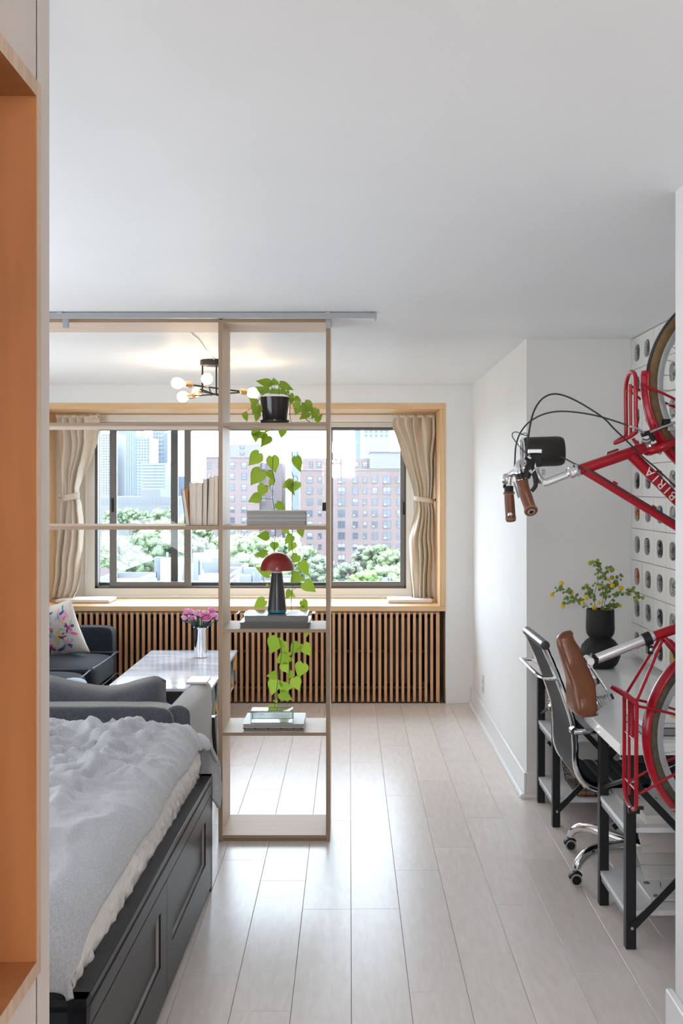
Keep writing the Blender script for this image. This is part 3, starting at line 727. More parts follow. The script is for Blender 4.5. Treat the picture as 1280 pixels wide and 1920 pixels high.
# glass box
gb = thing('glass_box', (ux(507), YF+0.06, zd+0.039), 'small rectangular glass box with dark metal edges on two grey books', 'box')
x0, x1 = ux(469.5), ux(547.5); y0_, y1_ = YF+0.025, YF+0.115; z0_, z1_ = zd+0.0390, zd+0.0390+0.056
gbm = glass('box_glass', (0.93, 0.97, 0.97), 0.16)
b = MB()
for (a, c) in (((x0, y0_), (x1, y0_)), ((x0, y1_), (x1, y1_)), ((x0, y0_), (x0, y1_)), ((x1, y0_), (x1, y1_))):
    b.box(min(a[0], c[0])-0.0004, max(a[0], c[0])+0.0004, min(a[1], c[1])-0.0004, max(a[1], c[1])+0.0004, z0_+0.001, z1_-0.001)
b.build('glass_wall', gbm, gb, smooth=False)
box('lid', x0, x1, y0_, y1_, z1_-0.0006, z1_+0.0006, glass('lid_glass', (0.9, 0.94, 0.94), 0.4), gb)
box('mirror_base', x0, x1, y0_, y1_, z0_, z0_+0.0015, mat('mirror', (0.9, 0.93, 0.94), 0.12, metal=0.5), gb)
b = MB(); r = 0.0013
for z in (z0_+0.002, z1_):
    for (a, c) in (((x0, y0_), (x1, y0_)), ((x0, y1_), (x1, y1_)), ((x0, y0_), (x0, y1_)), ((x1, y0_), (x1, y1_))): b.tube([(a[0], a[1], z), (c[0], c[1], z)], r, 6)
for (x, y) in ((x0, y0_), (x1, y0_), (x0, y1_), (x1, y1_)): b.tube([(x, y, z0_), (x, y, z1_)], r, 6)
b.build('metal_edge', mat('dark_came', (0.10, 0.10, 0.11), 0.4, metal=0.6), gb)
# mushroom lamp
lx, ly, lz = ux(515.5)+0.0, YF+0.135, zt+0.0005
sl = F/ly
ml = thing('table_lamp', (lx, ly, lz), 'mushroom table lamp with red dome shade, black cone body and teal foot', 'lamp')
b = MB(); b.lathe([(0.040, 0), (0.0455, 0.003), (0.0462, 0.011), (0.0450, 0.016)], (lx, ly, lz)); b.build('foot', mat('teal_plastic', (0.0, 0.17, 0.22), 0.35), ml)
b = MB(); b.lathe([(0.0455, 0.0155), (0.044, 0.03), (0.036, 0.105), (0.0265, 0.188), (0.0255, 0.192)], (lx, ly, lz)); b.build('body', mat('lamp_black', (0.035, 0.035, 0.042), 0.22), ml)
b = MB(); b.lathe([(0.0245, 0.191), (0.0245, 0.207)], (lx, ly, lz)); b.build('collar', mat('lamp_collar', (0.6, 0.58, 0.58), 0.4), ml)
b = MB(); Rd = 0.0815
prof = [(Rd-0.004, 0.2045), (Rd, 0.204)] + [(Rd*math.cos(a)**0.96 if a < 1.57 else 0, 0.206+0.083*math.sin(a)) for a in [i*math.pi/2/14 for i in range(15)]]
b.lathe(prof, (lx, ly, lz), n=40); b.build('shade', mat('red_lacquer', (0.24, 0.018, 0.016), 0.25, coat=0.2), ml)
b = MB(); b.lathe([(0.001, 0.203), (Rd-0.003, 0.2035)], (lx, ly, lz)); b.build('shade_underside', mat('opal', (0.7, 0.6, 0.55), 0.5), ml)
# ---------------------------------------------------------------- trailing plant
SPt = 389.0
ppx = (515.0-VX)/SPt; ppy = F/SPt; ppz = SHZ['A']
pp = thing('potted_plant', (ppx, ppy, ppz), 'trailing heart leaf plant in a black pot on the top shelf', 'plant')
black_gloss = mat('black_glaze', (0.022, 0.022, 0.027), 0.2, coat=0.3)
b = MB(); b.lathe([(0.055, 0), (0.069, 0.003), (0.0715, 0.012), (0.0715, 0.022), (0.067, 0.024), (0.064, 0.016), (0.03, 0.012)], (ppx, ppy, ppz)); b.build('saucer', black_gloss, pp)
b = MB(); b.lathe([(0.058, 0.012), (0.0605, 0.018), (0.072, 0.128), (0.0735, 0.132), (0.071, 0.133), (0.068, 0.125), (0.0665, 0.115)], (ppx, ppy, ppz), n=40); b.build('pot', black_gloss, pp)
b = MB(); b.lathe([(0.001, 0.119), (0.067, 0.118)], (ppx, ppy, ppz)); b.build('soil', mat('soil', (0.03, 0.022, 0.016), 0.95, bump=0.5, bscale=90), pp)
leaf_m = leaf_mat('pothos_leaf', (0.24, 0.40, 0.03), (0.38, 0.56, 0.06))
stem_m = mat('vine_stem', (0.10, 0.14, 0.05), 0.6)
SV = 375.5
def Z6(u, v): return (400+u/5.818, 780+v/5.818)
def Z7(u, v): return (440+u/7.111, 930+v/7.111)
def Z3(u, v): return (400+u/2.783, 1120+v/2.783)
def Z8(u, v): return (440+u/7.111, 690+v/7.111)
def heart(nm, base, tip, wf, s, tilt, parent, curl=0.18, m=None):
    """heart shaped leaf from base (petiole) to tip (pixel coords), slightly cupped"""
    B_, T_ = at(base[0], base[1], s), at(tip[0], tip[1], s)
    d = T_-B_; L_ = d.length*1.04; d.normalize()
    B_ = B_ - d*L_*0.04
    side = d.cross(Vector((0, 1, 0))).normalized(); nrm = side.cross(d).normalized()
    rot = Matrix.Rotation(tilt, 3, d); side = rot @ side; nrm = rot @ nrm
    prof = [(-0.06, 0.16), (0.0, 0.30), (0.12, 0.43), (0.28, 0.47), (0.45, 0.42), (0.62, 0.30), (0.78, 0.165), (0.9, 0.07), (1.0, 0.0)]
    vs = []; fs = []; 
    for i, (t, w) in enumerate(prof):
        w *= wf*L_*0.90; tt = t*L_
        zc_ = -curl*L_*(t**2)*0.6
        mid = max(t, 0.05)*L_
        vs.append(B_ + d*tt + side*w + nrm*(zc_+0.16*w)); vs.append(B_ + d*mid + nrm*(zc_)); vs.append(B_ + d*tt - side*w + nrm*(zc_+0.16*w))
    for i in range(len(prof)-1):
        a = i*3; fs += [(a, a+1, a+4, a+3), (a+1, a+2, a+5, a+4)]
    b = MB(); b.add(vs, fs)
    return b.build(nm, m or leaf_m, parent, angle=80)
rl = random.Random(21)
LV = []
for (f_, rowsL) in ((Z6, [(500, 405, 385, 548, 1.0), (640, 440, 672, 625, .95), (520, 590, 405, 760, 1.0), (600, 600, 665, 710, .8), (655, 690, 598, 775, .8), (555, 755, 498, 890, 1.0), (505, 872, 378, 943, 1.0),
        (690, 950, 790, 1028, .95), (905, 445, 942, 622, .75), (868, 722, 742, 778, 1.0), (800, 715, 895, 868, .6), (918, 722, 888, 822, 1.1), (470, 150, 452, 297, .9), (570, 208, 403, 202, .6), (598, 218, 522, 346, 1.0), (758, 140, 738, 248, 1.0), (560, 165, 620, 160, .6)]),
    (Z7, [(452, 525, 290, 543, 1.0), (530, 622, 522, 738, 1.2), (432, 755, 252, 798, .7), (468, 1055, 275, 932, .75), (765, 530, 665, 642, .95), (785, 618, 712, 750, .9), (650, 430, 742, 518, .8), (868, 430, 905, 558, .9),
        (840, 790, 750, 900, 1.1), (888, 878, 985, 1075, .8), (865, 1050, 737, 1163, 1.1), (790, 995, 775, 1048, .8), (922, 1150, 1083, 1283, .95), (742, 1258, 684, 1377, .85), (762, 1312, 810, 1357, .9), (402, 1390, 245, 1492, .95), (898, 1395, 972, 1525, .9), (920, 1480, 820, 1495, .6), (440, 1172, 412, 1215, .7)]),
    (Z3, [(333, 212, 297, 293, 1.15), (370, 230, 350, 266, 1.2), (440, 240, 404, 301, 1.05), (470, 244, 506, 308, 1.0), (366, 258, 386, 300, 1.0), (388, 305, 325, 342, 1.1), (360, 348, 394, 398, .95), (466, 345, 440, 420, 1.1), (330, 405, 275, 410, 1.0),
        (322, 432, 304, 512, 1.0), (422, 422, 448, 490, 1.0), (410, 388, 388, 428, 1.0), (350, 466, 420, 468, .9), (348, 500, 412, 537, .9), (333, 545, 308, 536, .8), (485, 178, 486, 208, 1.1), (400, 320, 420, 335, 1.0), (330, 575, 258, 592, .6), (350, 440, 360, 470, .9), (405, 290, 385, 310, .8)])):
    for (a, c, e, g_, w) in rowsL: LV.append((f_(a, c), f_(e, g_), w))
for (ba, ti, w) in LV: heart('leaf', ba, ti, w, SV+rl.uniform(-1.5, 0.5), rl.uniform(-0.45, 0.45), pp, rl.uniform(0.05, 0.3))
for (a, c, e, g_, w, ds) in [(480, 210, 280, 165, .7, 0), (525, 225, 520, 128, 1.5, 2), (430, 330, 402, 190, .75, 3), (400, 320, 268, 248, .85, 1), (600, 205, 790, 300, .6, 1), (500, 340, 500, 250, .9, 4), (580, 345, 590, 255, .9, 4), (650, 345, 650, 258, 1.0, 3), (700, 345, 715, 278, .9, 2),
        (295, 470, 182, 400, .9, 3), (128, 597, 166, 720, .75, 0), (290, 510, 238, 635, .9, 2), (310, 600, 275, 722, .8, 4), (330, 500, 330, 640, .8, 2), (745, 345, 795, 395, .9, 3), (765, 392, 742, 492, .9, 1), (800, 390, 890, 450, .9, 2), (800, 455, 880, 555, 1.0, 3), (860, 505, 805, 630, 1.1, 0),
        (930, 460, 1052, 598, .95, 2), (985, 590, 857, 690, .8, 0), (1090, 545, 1025, 690, .85, 2), (1080, 705, 1178, 612, .75, 0), (900, 500, 985, 640, .7, 4), (250, 480, 250, 600, .8, 5), (560, 300, 470, 335, .9, 6), (610, 300, 690, 330, .9, 6), (380, 300, 340, 340, .9, 5)]:
    heart('leaf', Z8(a, c), Z8(e, g_), w, SPt+ds*1.2, rl.uniform(-0.4, 0.4), pp, rl.uniform(0.05, 0.3))
def stem(pts, s, r=0.0016, nm='stem'):
    b = MB(); b.tube(spline([at(x, y, s) for (x, y) in pts], 5), r, 6); b.build(nm, stem_m, pp)
v1 = [Z6(u, v) for (u, v) in ((560, 110), (630, 150), (640, 240), (635, 380), (650, 430), (645, 590), (665, 700), (650, 770), (645, 880), (662, 1020))] + [Z7(u, v) for (u, v) in ((530, 300), (545, 450), (530, 620), (530, 760), (530, 1400))] + [Z3(u, v) for (u, v) in ((340, 150), (345, 230), (355, 280), (345, 370), (335, 440), (325, 520), (318, 575))]
v2 = [Z6(u, v) for (u, v) in ((862, 120), (862, 155), (850, 320), (858, 440), (835, 560), (870, 660), (865, 760), (855, 960), (860, 1020))] + [Z7(u, v) for (u, v) in ((765, 300), (770, 450), (760, 560), (755, 650), (775, 760), (765, 930), (760, 1060), (765, 1250), (750, 1380), (755, 1490))] + [Z3(u, v) for (u, v) in ((412, 185), (415, 260), (410, 300), (400, 360), (395, 420), (400, 440))]
stem(v1, SV); stem(v2, SV)
for seg in ([(520, 600), (580, 592), (645, 597)], [(530, 895), (590, 900), (645, 915)], [(560, 768), (600, 765), (650, 775)], [(850, 320), (890, 360), (917, 405), (905, 445)], [(870, 660), (900, 658), (917, 680), (915, 722)], [(610, 780), (645, 820)]):
    stem([Z6(*q) for q in seg], SV, 0.0011, 'petiole')
for seg in ([(455, 560), (520, 630)], [(868, 888), (840, 905), (780, 962)], [(905, 1175), (840, 1210), (778, 1252)], [(893, 1420), (850, 1460), (820, 1490)]): stem([Z7(*q) for q in seg], SV, 0.0011, 'petiole')
for seg in ([(470, 245), (440, 270), (415, 300)], [(330, 410), (345, 420)]): stem([Z3(*q) for q in seg], SV, 0.0011, 'petiole')
def stem3(pts, nm='stem', r=0.0016):
    b = MB(); b.tube(spline(pts, 6), r, 6); b.build(nm, stem_m, pp)
rim = ppz+0.134
stem3([at(*Z8(640, 330), SPt), at(*Z8(740, 385), SPt-3), at(*Z8(800, 440), SPt-4), at(*Z8(860, 530), SPt-5), at(*Z8(900, 600), SPt-6), at(*Z8(940, 670), SPt-7), at(*Z8(1000, 722), SPt-9)], r=0.0022)
stem3([at(*Z8(700, 340), SPt-2), at(*Z8(738, 400), SPt-5), at(*Z8(735, 600), SPt-9), at(*Z8(750, 722), SV), at(*Z6(862, 120), SV)])
stem3([at(*Z8(400, 330), SPt), at(*Z8(325, 420), SPt-3), at(*Z8(305, 500), SPt-6), at(*Z8(335, 600), SPt-9), at(*Z8(400, 740), SV), at(*Z6(560, 110), SV)])
stem3([at(*Z8(250, 520), SPt-2), at(*Z8(200, 550), SPt), at(*Z8(130, 600), SPt)], 'petiole', 0.0011)
for (a, c, e, g_) in ((480, 210, 500, 340), (525, 225, 530, 340), (600, 215, 570, 340), (430, 330, 470, 350), (800, 455, 930, 465), (900, 580, 985, 580), (985, 680, 1080, 660)):
    stem3([at(*Z8(a, c), SPt), at(*Z8((a+e)/2, (c+g_)/2-6), SPt), at(*Z8(e, g_), SPt)], 'petiole', 0.0012)
# ---------------------------------------------------------------- chandelier
SCn = 301.0
cx0 = at(401, 676, SCn)
chd = thing('chandelier', (cx0.x, cx0.y, CZ), 'black and brass branched ceiling light with five lit globe bulbs', 'ceiling light')
b = MB(); b.lathe([(0.086, 0), (0.086, -0.032), (0.082, -0.034), (0.001, -0.034)], (cx0.x, cx0.y, CZ), n=36); b.build('canopy', black_metal, chd)
b = MB(); b.tube([at(379.5, 684, SCn), at(379, 735, SCn)], 0.0055, 8); b.build('drop_rod', black_metal, chd)
b = MB(); b.tube([at(405.5, 684, SCn), at(405.5, 740, SCn)], 0.0055, 8); b.build('drop_rod', black_metal, chd)
brass = mat('brass', (0.80, 0.50, 0.26), 0.25, metal=1.0)
bulb_m = mat('lit_bulb', (1.0, 0.72, 0.42), 0.3, emit=50.0)
def arm(p0, p1, two=(True, True), s0=SCn, s1=SCn):
    a, c = at(p0[0], p0[1], s0), at(p1[0], p1[1], s1); d = (c-a).normalized()
    q = MB(); q.tube([a, c], 0.0048, 8); q.build('arm', black_metal, chd)
    for (pt, dd, on) in ((a, -d, two[0]), (c, d, two[1])):
        if not on: continue
        q = MB(); q.tube([pt, pt+dd*0.006, pt+dd*0.008, pt+dd*0.052], [0.008, 0.012, 0.019, 0.019], 16); so = q.build('socket', brass, chd)
        q = MB(); ax = dd
        q.lathe([(0.013, 0.050), (0.016, 0.060), (0.024, 0.070), (0.031, 0.083), (0.034, 0.100), (0.031, 0.118), (0.022, 0.130), (0.010, 0.1355), (0.001, 0.136)], pt, ax, n=20); q.build('bulb', bulb_m, so)
arm((361, 722), (448, 733.5), (True, True), SCn+4, SCn-3)
arm((366, 742), (448, 736), (True, False), SCn-2, SCn+6)
arm((376, 730), (410, 742), (False, False), SCn+10, SCn+2)
a = at(378, 726, SCn+2)
q = MB(); c1 = at(388, 712, SCn+14); q.tube([at(396, 741, SCn), c1], 0.0045, 8); q.build('arm', black_metal, chd)
q = MB(); q.ball(at(388, 710.5, SCn+16), 0.0335, 18); q.build('bulb', bulb_m, chd)
q = MB(); q.tube([at(388, 721, SCn+11), at(388, 716, SCn+14)], 0.018, 14); q.build('socket', brass, chd)
q = MB(); q.ball(at(369, 735, SCn-14), 0.031, 18); q.build('bulb', bulb_m, chd)
q = MB(); q.tube([at(373, 734.5, SCn-11), at(374, 734, SCn-8)], 0.02, 14); q.build('socket', brass, chd)
q = MB(); q.tube([at(374, 734, SCn-8), at(404, 739, SCn)], 0.0045, 8); q.build('arm', black_metal, chd)
cd = MB(); pts = [(358, 622), (362, 627), (369, 632), (376, 640), (383, 650), (392, 662), (400, 671), (404, 676)]
cd.tube(spline([Vector(((x-VX)*(CZ-EYE)/(VY-y), F*(CZ-EYE)/(VY-y), CZ-0.004)) for (x, y) in pts], 4), 0.0032, 6)
cd_ = cd.build('cord', mat('white_cord', (0.92, 0.92, 0.91), 0.5), chd); cd_['label'] = 'thin white cord along the ceiling'
# ---------------------------------------------------------------- curtains
linen = mat('beige_linen', (0.84, 0.785, 0.70), 0.85, col2=(0.78, 0.72, 0.63), scale=60, stretch=(1, 1, 3), bump=0.15, bscale=400, sheen=0.2)
_n = linen.node_tree; _t = _n.nodes.new('ShaderNodeBsdfTranslucent'); _t.inputs[0].default_value = (0.88, 0.82, 0.72, 1); _x = _n.nodes.new('ShaderNodeMixShader'); _x.inputs[0].default_value = 0.2
_n.links.new(_n.nodes['Principled BSDF'].outputs[0], _x.inputs[1]); _n.links.new(_t.outputs[0], _x.inputs[2]); _n.links.new(_x.outputs[0], _n.nodes['Material Output'].inputs[0])
def curtain(label, left, s, npl, seed, tie_y, tie, flip):
    """left: table of (y, xl, xr) pixel rows at scale s"""
    y0_, y1_ = left[0][0], left[-1][0]
    o = thing('curtain', at((left[0][1]+left[0][2])/2, y1_, s), label, 'curtain')
    tl = [(a, b_) for (a, b_, c) in left]; trr = [(a, c) for (a, b_, c) in left]
    def fn(u, v):
        y = lerp(y0_, y1_, v); xl_, xr_ = interp(tl, y), interp(trr, y)
        w = (xr_-xl_)/s
        ph = 0.9*fnoise(u*2+seed, v*1.3)+0.45*fnoise(u*4+seed, v*2.2)
        us = u+0.05*math.sin(2*math.pi*(npl*u+ph))*math.sin(math.pi*u)
        am = 0.036*min(1.0, 0.10/w*1.0+0.5)*(0.75+0.9*fnoise(seed+u*3, 7.1+v*2))
        p = at(lerp(xl_, xr_, us), y, s)
        near = math.exp(-((y-tie_y)/14.0)**2)
        p.y += am*1.3*math.sin(2*math.pi*(npl*u+ph))*(1-0.55*near) + 0.010*fnoise(u*9, v*9+seed)
        p.x += 0.012*fnoise(u*2+9, v*7+seed)*(1-near)
        return p
    b = MB(); b.grid(fn, 130, 90)
    c = b.build('fabric', linen, o, angle=180)
    md = c.modifiers.new('solid', 'SOLIDIFY'); md.thickness = 0.0025
    b = MB()
    def band(u, v):
        a = u*2*math.pi; xl_, xr_ = interp(tl, tie_y), interp(trr, tie_y); cxm = (xl_+xr_)/2; hw = (xr_-xl_)/2+1.5
        p = at(cxm+hw*math.cos(a), tie_y+(v-0.5)*tie+3.0*math.cos(a)*(1 if flip else -1), s); p.y += 0.052*math.sin(a)
        p.y += 0.003*fnoise(u*30, v*3)
        return p
    b.grid(band, 40, 4); t_ = b.build('tieback', linen, o, angle=180); md = t_.modifiers.new('solid', 'SOLIDIFY'); md.thickness = 0.003
    b = MB()
    def hd(u, v):
        a = v*2*math.pi; p = at(lerp(left[0][1], left[0][2], u), y0_+1, s)
        n_ = 0.006*fnoise(u*25, 3.3+seed)+0.004*math.sin(u*60)
        return p+Vector((0, math.cos(a)*0.02+n_, math.sin(a)*(0.016+n_)))
    b.grid(hd, 60, 10); b.build('rod_pocket', linen, o, angle=180)
    b = MB(); hx = left[0][1]-4 if not flip else left[0][2]+1
    p = at(interp(tl, tie_y)-5 if not flip else interp(trr, tie_y)+4, tie_y, s); b.tube([p+Vector((0, 0.03, 0)), p+Vector((0, -0.02, 0)), p+Vector((0.01 if not flip else -0.01, -0.05, 0.01))], 0.008, 8)
    b.lathe([(0.02, 0), (0.02, 0.006)], p+Vector((0, 0.03, 0)), (1 if not flip else -1, 0, 0)); b.build('hook', steel, o)
    return o
sCur = 233.5
curtain('beige linen curtain gathered at the left side of the window', [(779, 106, 184), (800, 107, 185), (830, 110, 184), (860, 112, 172), (890, 114, 158), (915, 116, 147), (930, 117, 147), (945, 116, 152), (970, 113, 154), (1000, 111, 155), (1040, 105, 154), (1080, 101, 152), (1105, 98, 147), (1121, 97, 138)], sCur, 4.6, 2.2, 932, 12, False)
curtain('beige linen curtain gathered at the right side of the window', [(779, 738, 816), (800, 735, 817), (815, 741, 817), (850, 752, 816), (880, 762, 815), (910, 771, 814), (937, 778, 811), (955, 778, 814), (980, 772, 816), (1010, 768, 817), (1060, 767, 818), (1100, 769, 819), (1121, 771, 819)], sCur, 5.2, 8.8, 937, 9, True)
rod = MB(); rod.tube([at(103, 777.5, sCur), at(186, 777.5, sCur)], 0.006, 8)
tag(rod.build('curtain_rod', steel, org=at(145, 777, sCur)), 'short rod carrying the left beige curtain', 'rod')
rod = MB(); rod.tube([at(736, 777.5, sCur), at(818, 777.5, sCur)], 0.006, 8)
tag(rod.build('curtain_rod', steel, org=at(777, 777, sCur)), 'short rod carrying the right beige curtain', 'rod')
# sill pads
padm = mat('white_pad', (0.74, 0.70, 0.67), 0.7, sheen=0.2)
for (x0, x1, lab, xs) in ((103, 205, 'flat white pad on the sill under the left curtain', 0), (727, 811, 'flat white pad on the sill under the right curtain', 0)):
    sf, sb_ = 238.5, 231.0; zs = WZ0+0.0405
    b = MB(); X0, X1 = (x0-VX)/sf, (x1-VX)/sf
    b.box(X0, X1, F/sf, F/sb_, zs, zs+0.028)
    tag(b.build('sill_pad', padm, org=((X0+X1)/2, F/sf, zs), bevel=0.011), lab, 'pad')
# ================================================================ SOFAS, TABLE, BED
char = mat('charcoal_fabric', (0.024, 0.030, 0.042), 0.85, col2=(0.017, 0.022, 0.032), spec=0.15, scale=90, bump=0.3, bscale=500, sheen=0.12)
pipe = mat('charcoal_piping', (0.07, 0.085, 0.11), 0.6)
greyf = mat('grey_wool_fabric', (0.092, 0.102, 0.122), 0.85, spec=0.2, col2=(0.058, 0.064, 0.077), scale=120, bump=0.35, bscale=500, sheen=1.0)
greyl = mat('grey_wool_fabric_arm', (0.20, 0.235, 0.27), 0.85, col2=(0.16, 0.19, 0.22), scale=120, bump=0.35, bscale=500, sheen=0.3)  # lighter copy of the grey wool with the arm's backlight in it; unassigned
def cushion(nm, x0, x1, y0, y1, z0, z1, m, parent=None, puff=0.02, nu=18, e=6.0, seam=None, seed=0, wr=0.004):
    """rounded block cushion"""
    b = MB(); cx, cy, cz = (x0+x1)/2, (y0+y1)/2, (z0+z1)/2; hx, hy, hz = (x1-x0)/2, (y1-y0)/2, (z1-z0)/2
    n = nu
    bm = bmesh.new(); bmesh.ops.create_cube(bm, size=2.0); bmesh.ops.subdivide_edges(bm, edges=bm.edges, cuts=n, use_grid_fill=True)
    vs = []
    for v in bm.verts:
        p = v.co.copy(); k = (abs(p.x)**e+abs(p.y)**e+abs(p.z)**e)**(1/e); q = p/k
        bul = puff*(1-q.x*q.x)*(1-q.y*q.y)*(1 if q.z > 0 else 0.3)
        w_ = Vector((cx+q.x*hx, cy+q.y*hy, cz+q.z*hz+(bul*abs(q.z))))
        w_ += mnoise.noise_vector(w_*6+Vector((seed, 0, 0)))*wr
        vs.append(w_)
    fs = [[v.index for v in f.verts] for f in bm.faces]; bm.free()
    b.add(vs, fs); return b.build(nm, m, parent, angle=180)
# charcoal sofa along the left wall
cs = thing('sofa', (-2.25, 7.2, 0), 'charcoal sofa with piped seat cushions along the left wall', 'sofa')
cushion('armrest', -2.72, -1.74, 8.02, 8.17, 0.10, 0.632, char, cs, puff=0.0, e=14)
b = MB(); b.box(-2.72, -1.80, 6.1, 8.04, 0.12, 0.30); b.build('base', char, cs, bevel=0.02)
cushion('back', -2.93, -2.62, 6.1, 8.15, 0.15, 0.80, char, cs, puff=0.0, e=10)
for (ya, yb) in ((7.235, 8.01), (6.12, 7.225)):
    c_ = cushion('seat_cushion', -2.64, -1.695, ya, yb, 0.285, 0.455, char, cs, puff=0.03, e=6)
    q = MB(); zz = 0.452
    pts = [(-2.6, ya+0.012, zz), (-1.76, ya+0.012, zz), (-1.712, ya+0.05, zz-0.004), (-1.700, (ya+yb)/2, zz-0.002), (-1.712, yb-0.05, zz-0.004), (-1.76, yb-0.012, zz), (-2.6, yb-0.012, zz)]
    q.tube(spline(pts, 6), 0.0055, 6); q.tube(spline([(p_[0], p_[1], 0.295) for p_ in pts], 6), 0.0045, 6); q.build('piping', pipe, c_)
cushion('armrest', -2.72, -1.74, 5.95, 6.10, 0.10, 0.632, char, cs, puff=0.0, e=14)
for (x, y) in ((-2.65, 6.05), (-1.82, 6.05), (-2.65, 8.08), (-1.82, 8.08)): box('leg', x-0.025, x+0.025, y-0.025, y+0.025, 0, 0.13, black_metal, cs)
# embroidered cushion
ec = thing('throw_pillow', (-2.15, 7.75, 0.47), 'white pillow embroidered with colourful flowers and birds, leaning on the charcoal sofa', 'pillow')
pw_m = mat('white_pillow_cotton', (0.74, 0.71, 0.67), 0.85, bump=0.2, bscale=200)
se = 266.0
pc = Vector(((104-VX)/se, F/se, EYE-(1184-VY)/se))
Mx = Matrix.Translation(pc) @ Matrix.Rotation(R(-12), 4, 'Z') @ Matrix.Rotation(R(14), 4, 'X') @ Matrix.Rotation(R(-14), 4, 'Y')
def pil(u, v, side=-1.0, hw=0.205, th=0.075):
    x, z = (u*2-1), (v*2-1)
    pin = 1-0.10*(1-abs(x)**1.5)*abs(z)**3; pin2 = 1-0.10*(1-abs(z)**1.5)*abs(x)**3
    d = th*((1-abs(x)**2.6)*(1-abs(z)**2.6))**0.62
    return Vector((x*hw*pin2, side*d, z*hw*pin))
b = MB(); b.grid(lambda u, v: Mx @ pil(u, v, -1), 30, 30); b.grid(lambda u, v: Mx @ pil(u, v, 1), 30, 30)
b.build('pillow_cover', pw_m, ec, angle=180)
cols = [('pink', (0.75, 0.16, 0.42)), ('violet', (0.14, 0.05, 0.28)), ('rose', (0.80, 0.40, 0.60)), ('yellow', (0.85, 0.52, 0.14)), ('teal', (0.03, 0.32, 0.28)), ('navy', (0.05, 0.10, 0.30)), ('red', (0.65, 0.04, 0.12)), ('sky', (0.35, 0.58, 0.75)), ('ink', (0.06, 0.06, 0.09))]
cm = [mat('thread_'+n_, c, 0.7) for n_, c in cols]
re_ = random.Random(4); b = MB()
def petal(u, v, ang, L_, w, c):
    b.cur = c; o = len(b.v); pts = []
    for i in range(10):
        a = 2*math.pi*i/10; lx_ = L_*math.cos(a); wy = w*math.sin(a)*(1-0.3*math.cos(a))
        uu = u+(lx_*math.cos(ang)-wy*math.sin(ang)); vv = v+(lx_*math.sin(ang)+wy*math.cos(ang))
        uu = min(max(uu, 0.02), 0.98); vv = min(max(vv, 0.02), 0.98)
        p = pil(uu, vv, -1); p.y -= 0.0016; pts.append(p)
    c0 = pil(min(max(u, .02), .98), min(max(v, .02), .98), -1); c0.y -= 0.0022
    b.v += [Mx @ p for p in pts] + [Mx @ c0]
    for i in range(10): b.quad(o+i, o+(i+1) % 10, o+10)
for (fu, fv, n_, c, L_) in ((0.72, 0.28, 7, 2, 0.045), (0.42, 0.62, 5, 0, 0.07), (0.62, 0.46, 6, 3, 0.05), (0.28, 0.34, 5, 1, 0.06), (0.30, 0.78, 5, 6, 0.05), (0.75, 0.80, 5, 2, 0.05), (0.55, 0.86, 4, 7, 0.04), (0.16, 0.55, 5, 4, 0.05), (0.84, 0.55, 4, 0, 0.04), (0.5, 0.2, 4, 7, 0.06)):
    for i in range(n_):
        a = 2*math.pi*i/n_*0.8+fu*5; petal(fu+math.cos(a)*L_*1.35, fv+math.sin(a)*L_*1.35, a, L_*1.15, L_*0.46, c if i % 3 else (c+re_.randrange(1, 8)) % 9)
for i in range(60): petal(re_.uniform(0.08, 0.92), re_.uniform(0.08, 0.92), re_.uniform(0, 6.28), re_.uniform(0.03, 0.085), re_.uniform(0.012, 0.028), re_.randrange(9))
em_ = b.build('embroidery', cm, ec, angle=180); em_['kind'] = 'stuff'
# pale round cushion on the near seat
pcu = MB(); pcu.ball(at(137, 1282, 300)+Vector((0, 0, -0.0)), 0.085, 22, sz=0.42)
tag(pcu.build('bolster', mat('pale_blue_fabric', (0.42, 0.50, 0.62), 0.8, sheen=0.3), org=at(137, 1282, 300)), 'small pale blue rounded pillow behind the grey sofa back', 'pillow')
# grey loveseat seen from behind
gs = thing('sofa', (-1.5, 5.0, 0), 'grey wool loveseat seen from behind, between bed and coffee table', 'sofa')
ga, gb_ = 4.98, 5.80
def armfn(u, v, w=0.115, x0=-0.845):
    return None
b = MB(); zt_ = 0.655
prof = []
for i in range(9):
    a = math.pi*i/8; prof.append((-0.7875+0.0575*-math.cos(a), zt_-0.045+0.045*math.sin(a)))
prof = [(-0.845, 0.22)] + prof + [(-0.728, 0.22)]
o = len(b.v); NS = 14
for j in range(NS+1):
    t = j/NS; y = lerp(ga+0.02, gb_, t)
    for (x, z) in prof:
        dz = -0.020*t; sc = 1.0
        if z > 0.4: z = z+dz
        b.v.append(Vector((x, y, z)))
n_ = len(prof)
for j in range(NS):
    for i in range(n_-1): b.quad(o+j*n_+i, o+j*n_+i+1, o+(j+1)*n_+i+1, o+(j+1)*n_+i)
b.f.append(tuple(o+i for i in range(n_))); b.mi.append(0); b.f.append(tuple(o+NS*n_+i for i in range(n_))); b.mi.append(0)
b.build('armrest', greyf, gs, bevel=0.012)
cushion('back', -2.25, -0.80, 4.97, 5.13, 0.2, 0.655, greyf, gs, puff=0.0, e=12)
b = MB(); b.box(-2.3, -0.84, 5.1, 5.80, 0.20, 0.34); b.build('base', greyf, gs, bevel=0.02)
cushion('seat_cushion', -2.2, -0.85, 5.28, 5.82, 0.33, 0.46, greyf, gs, puff=0.02)
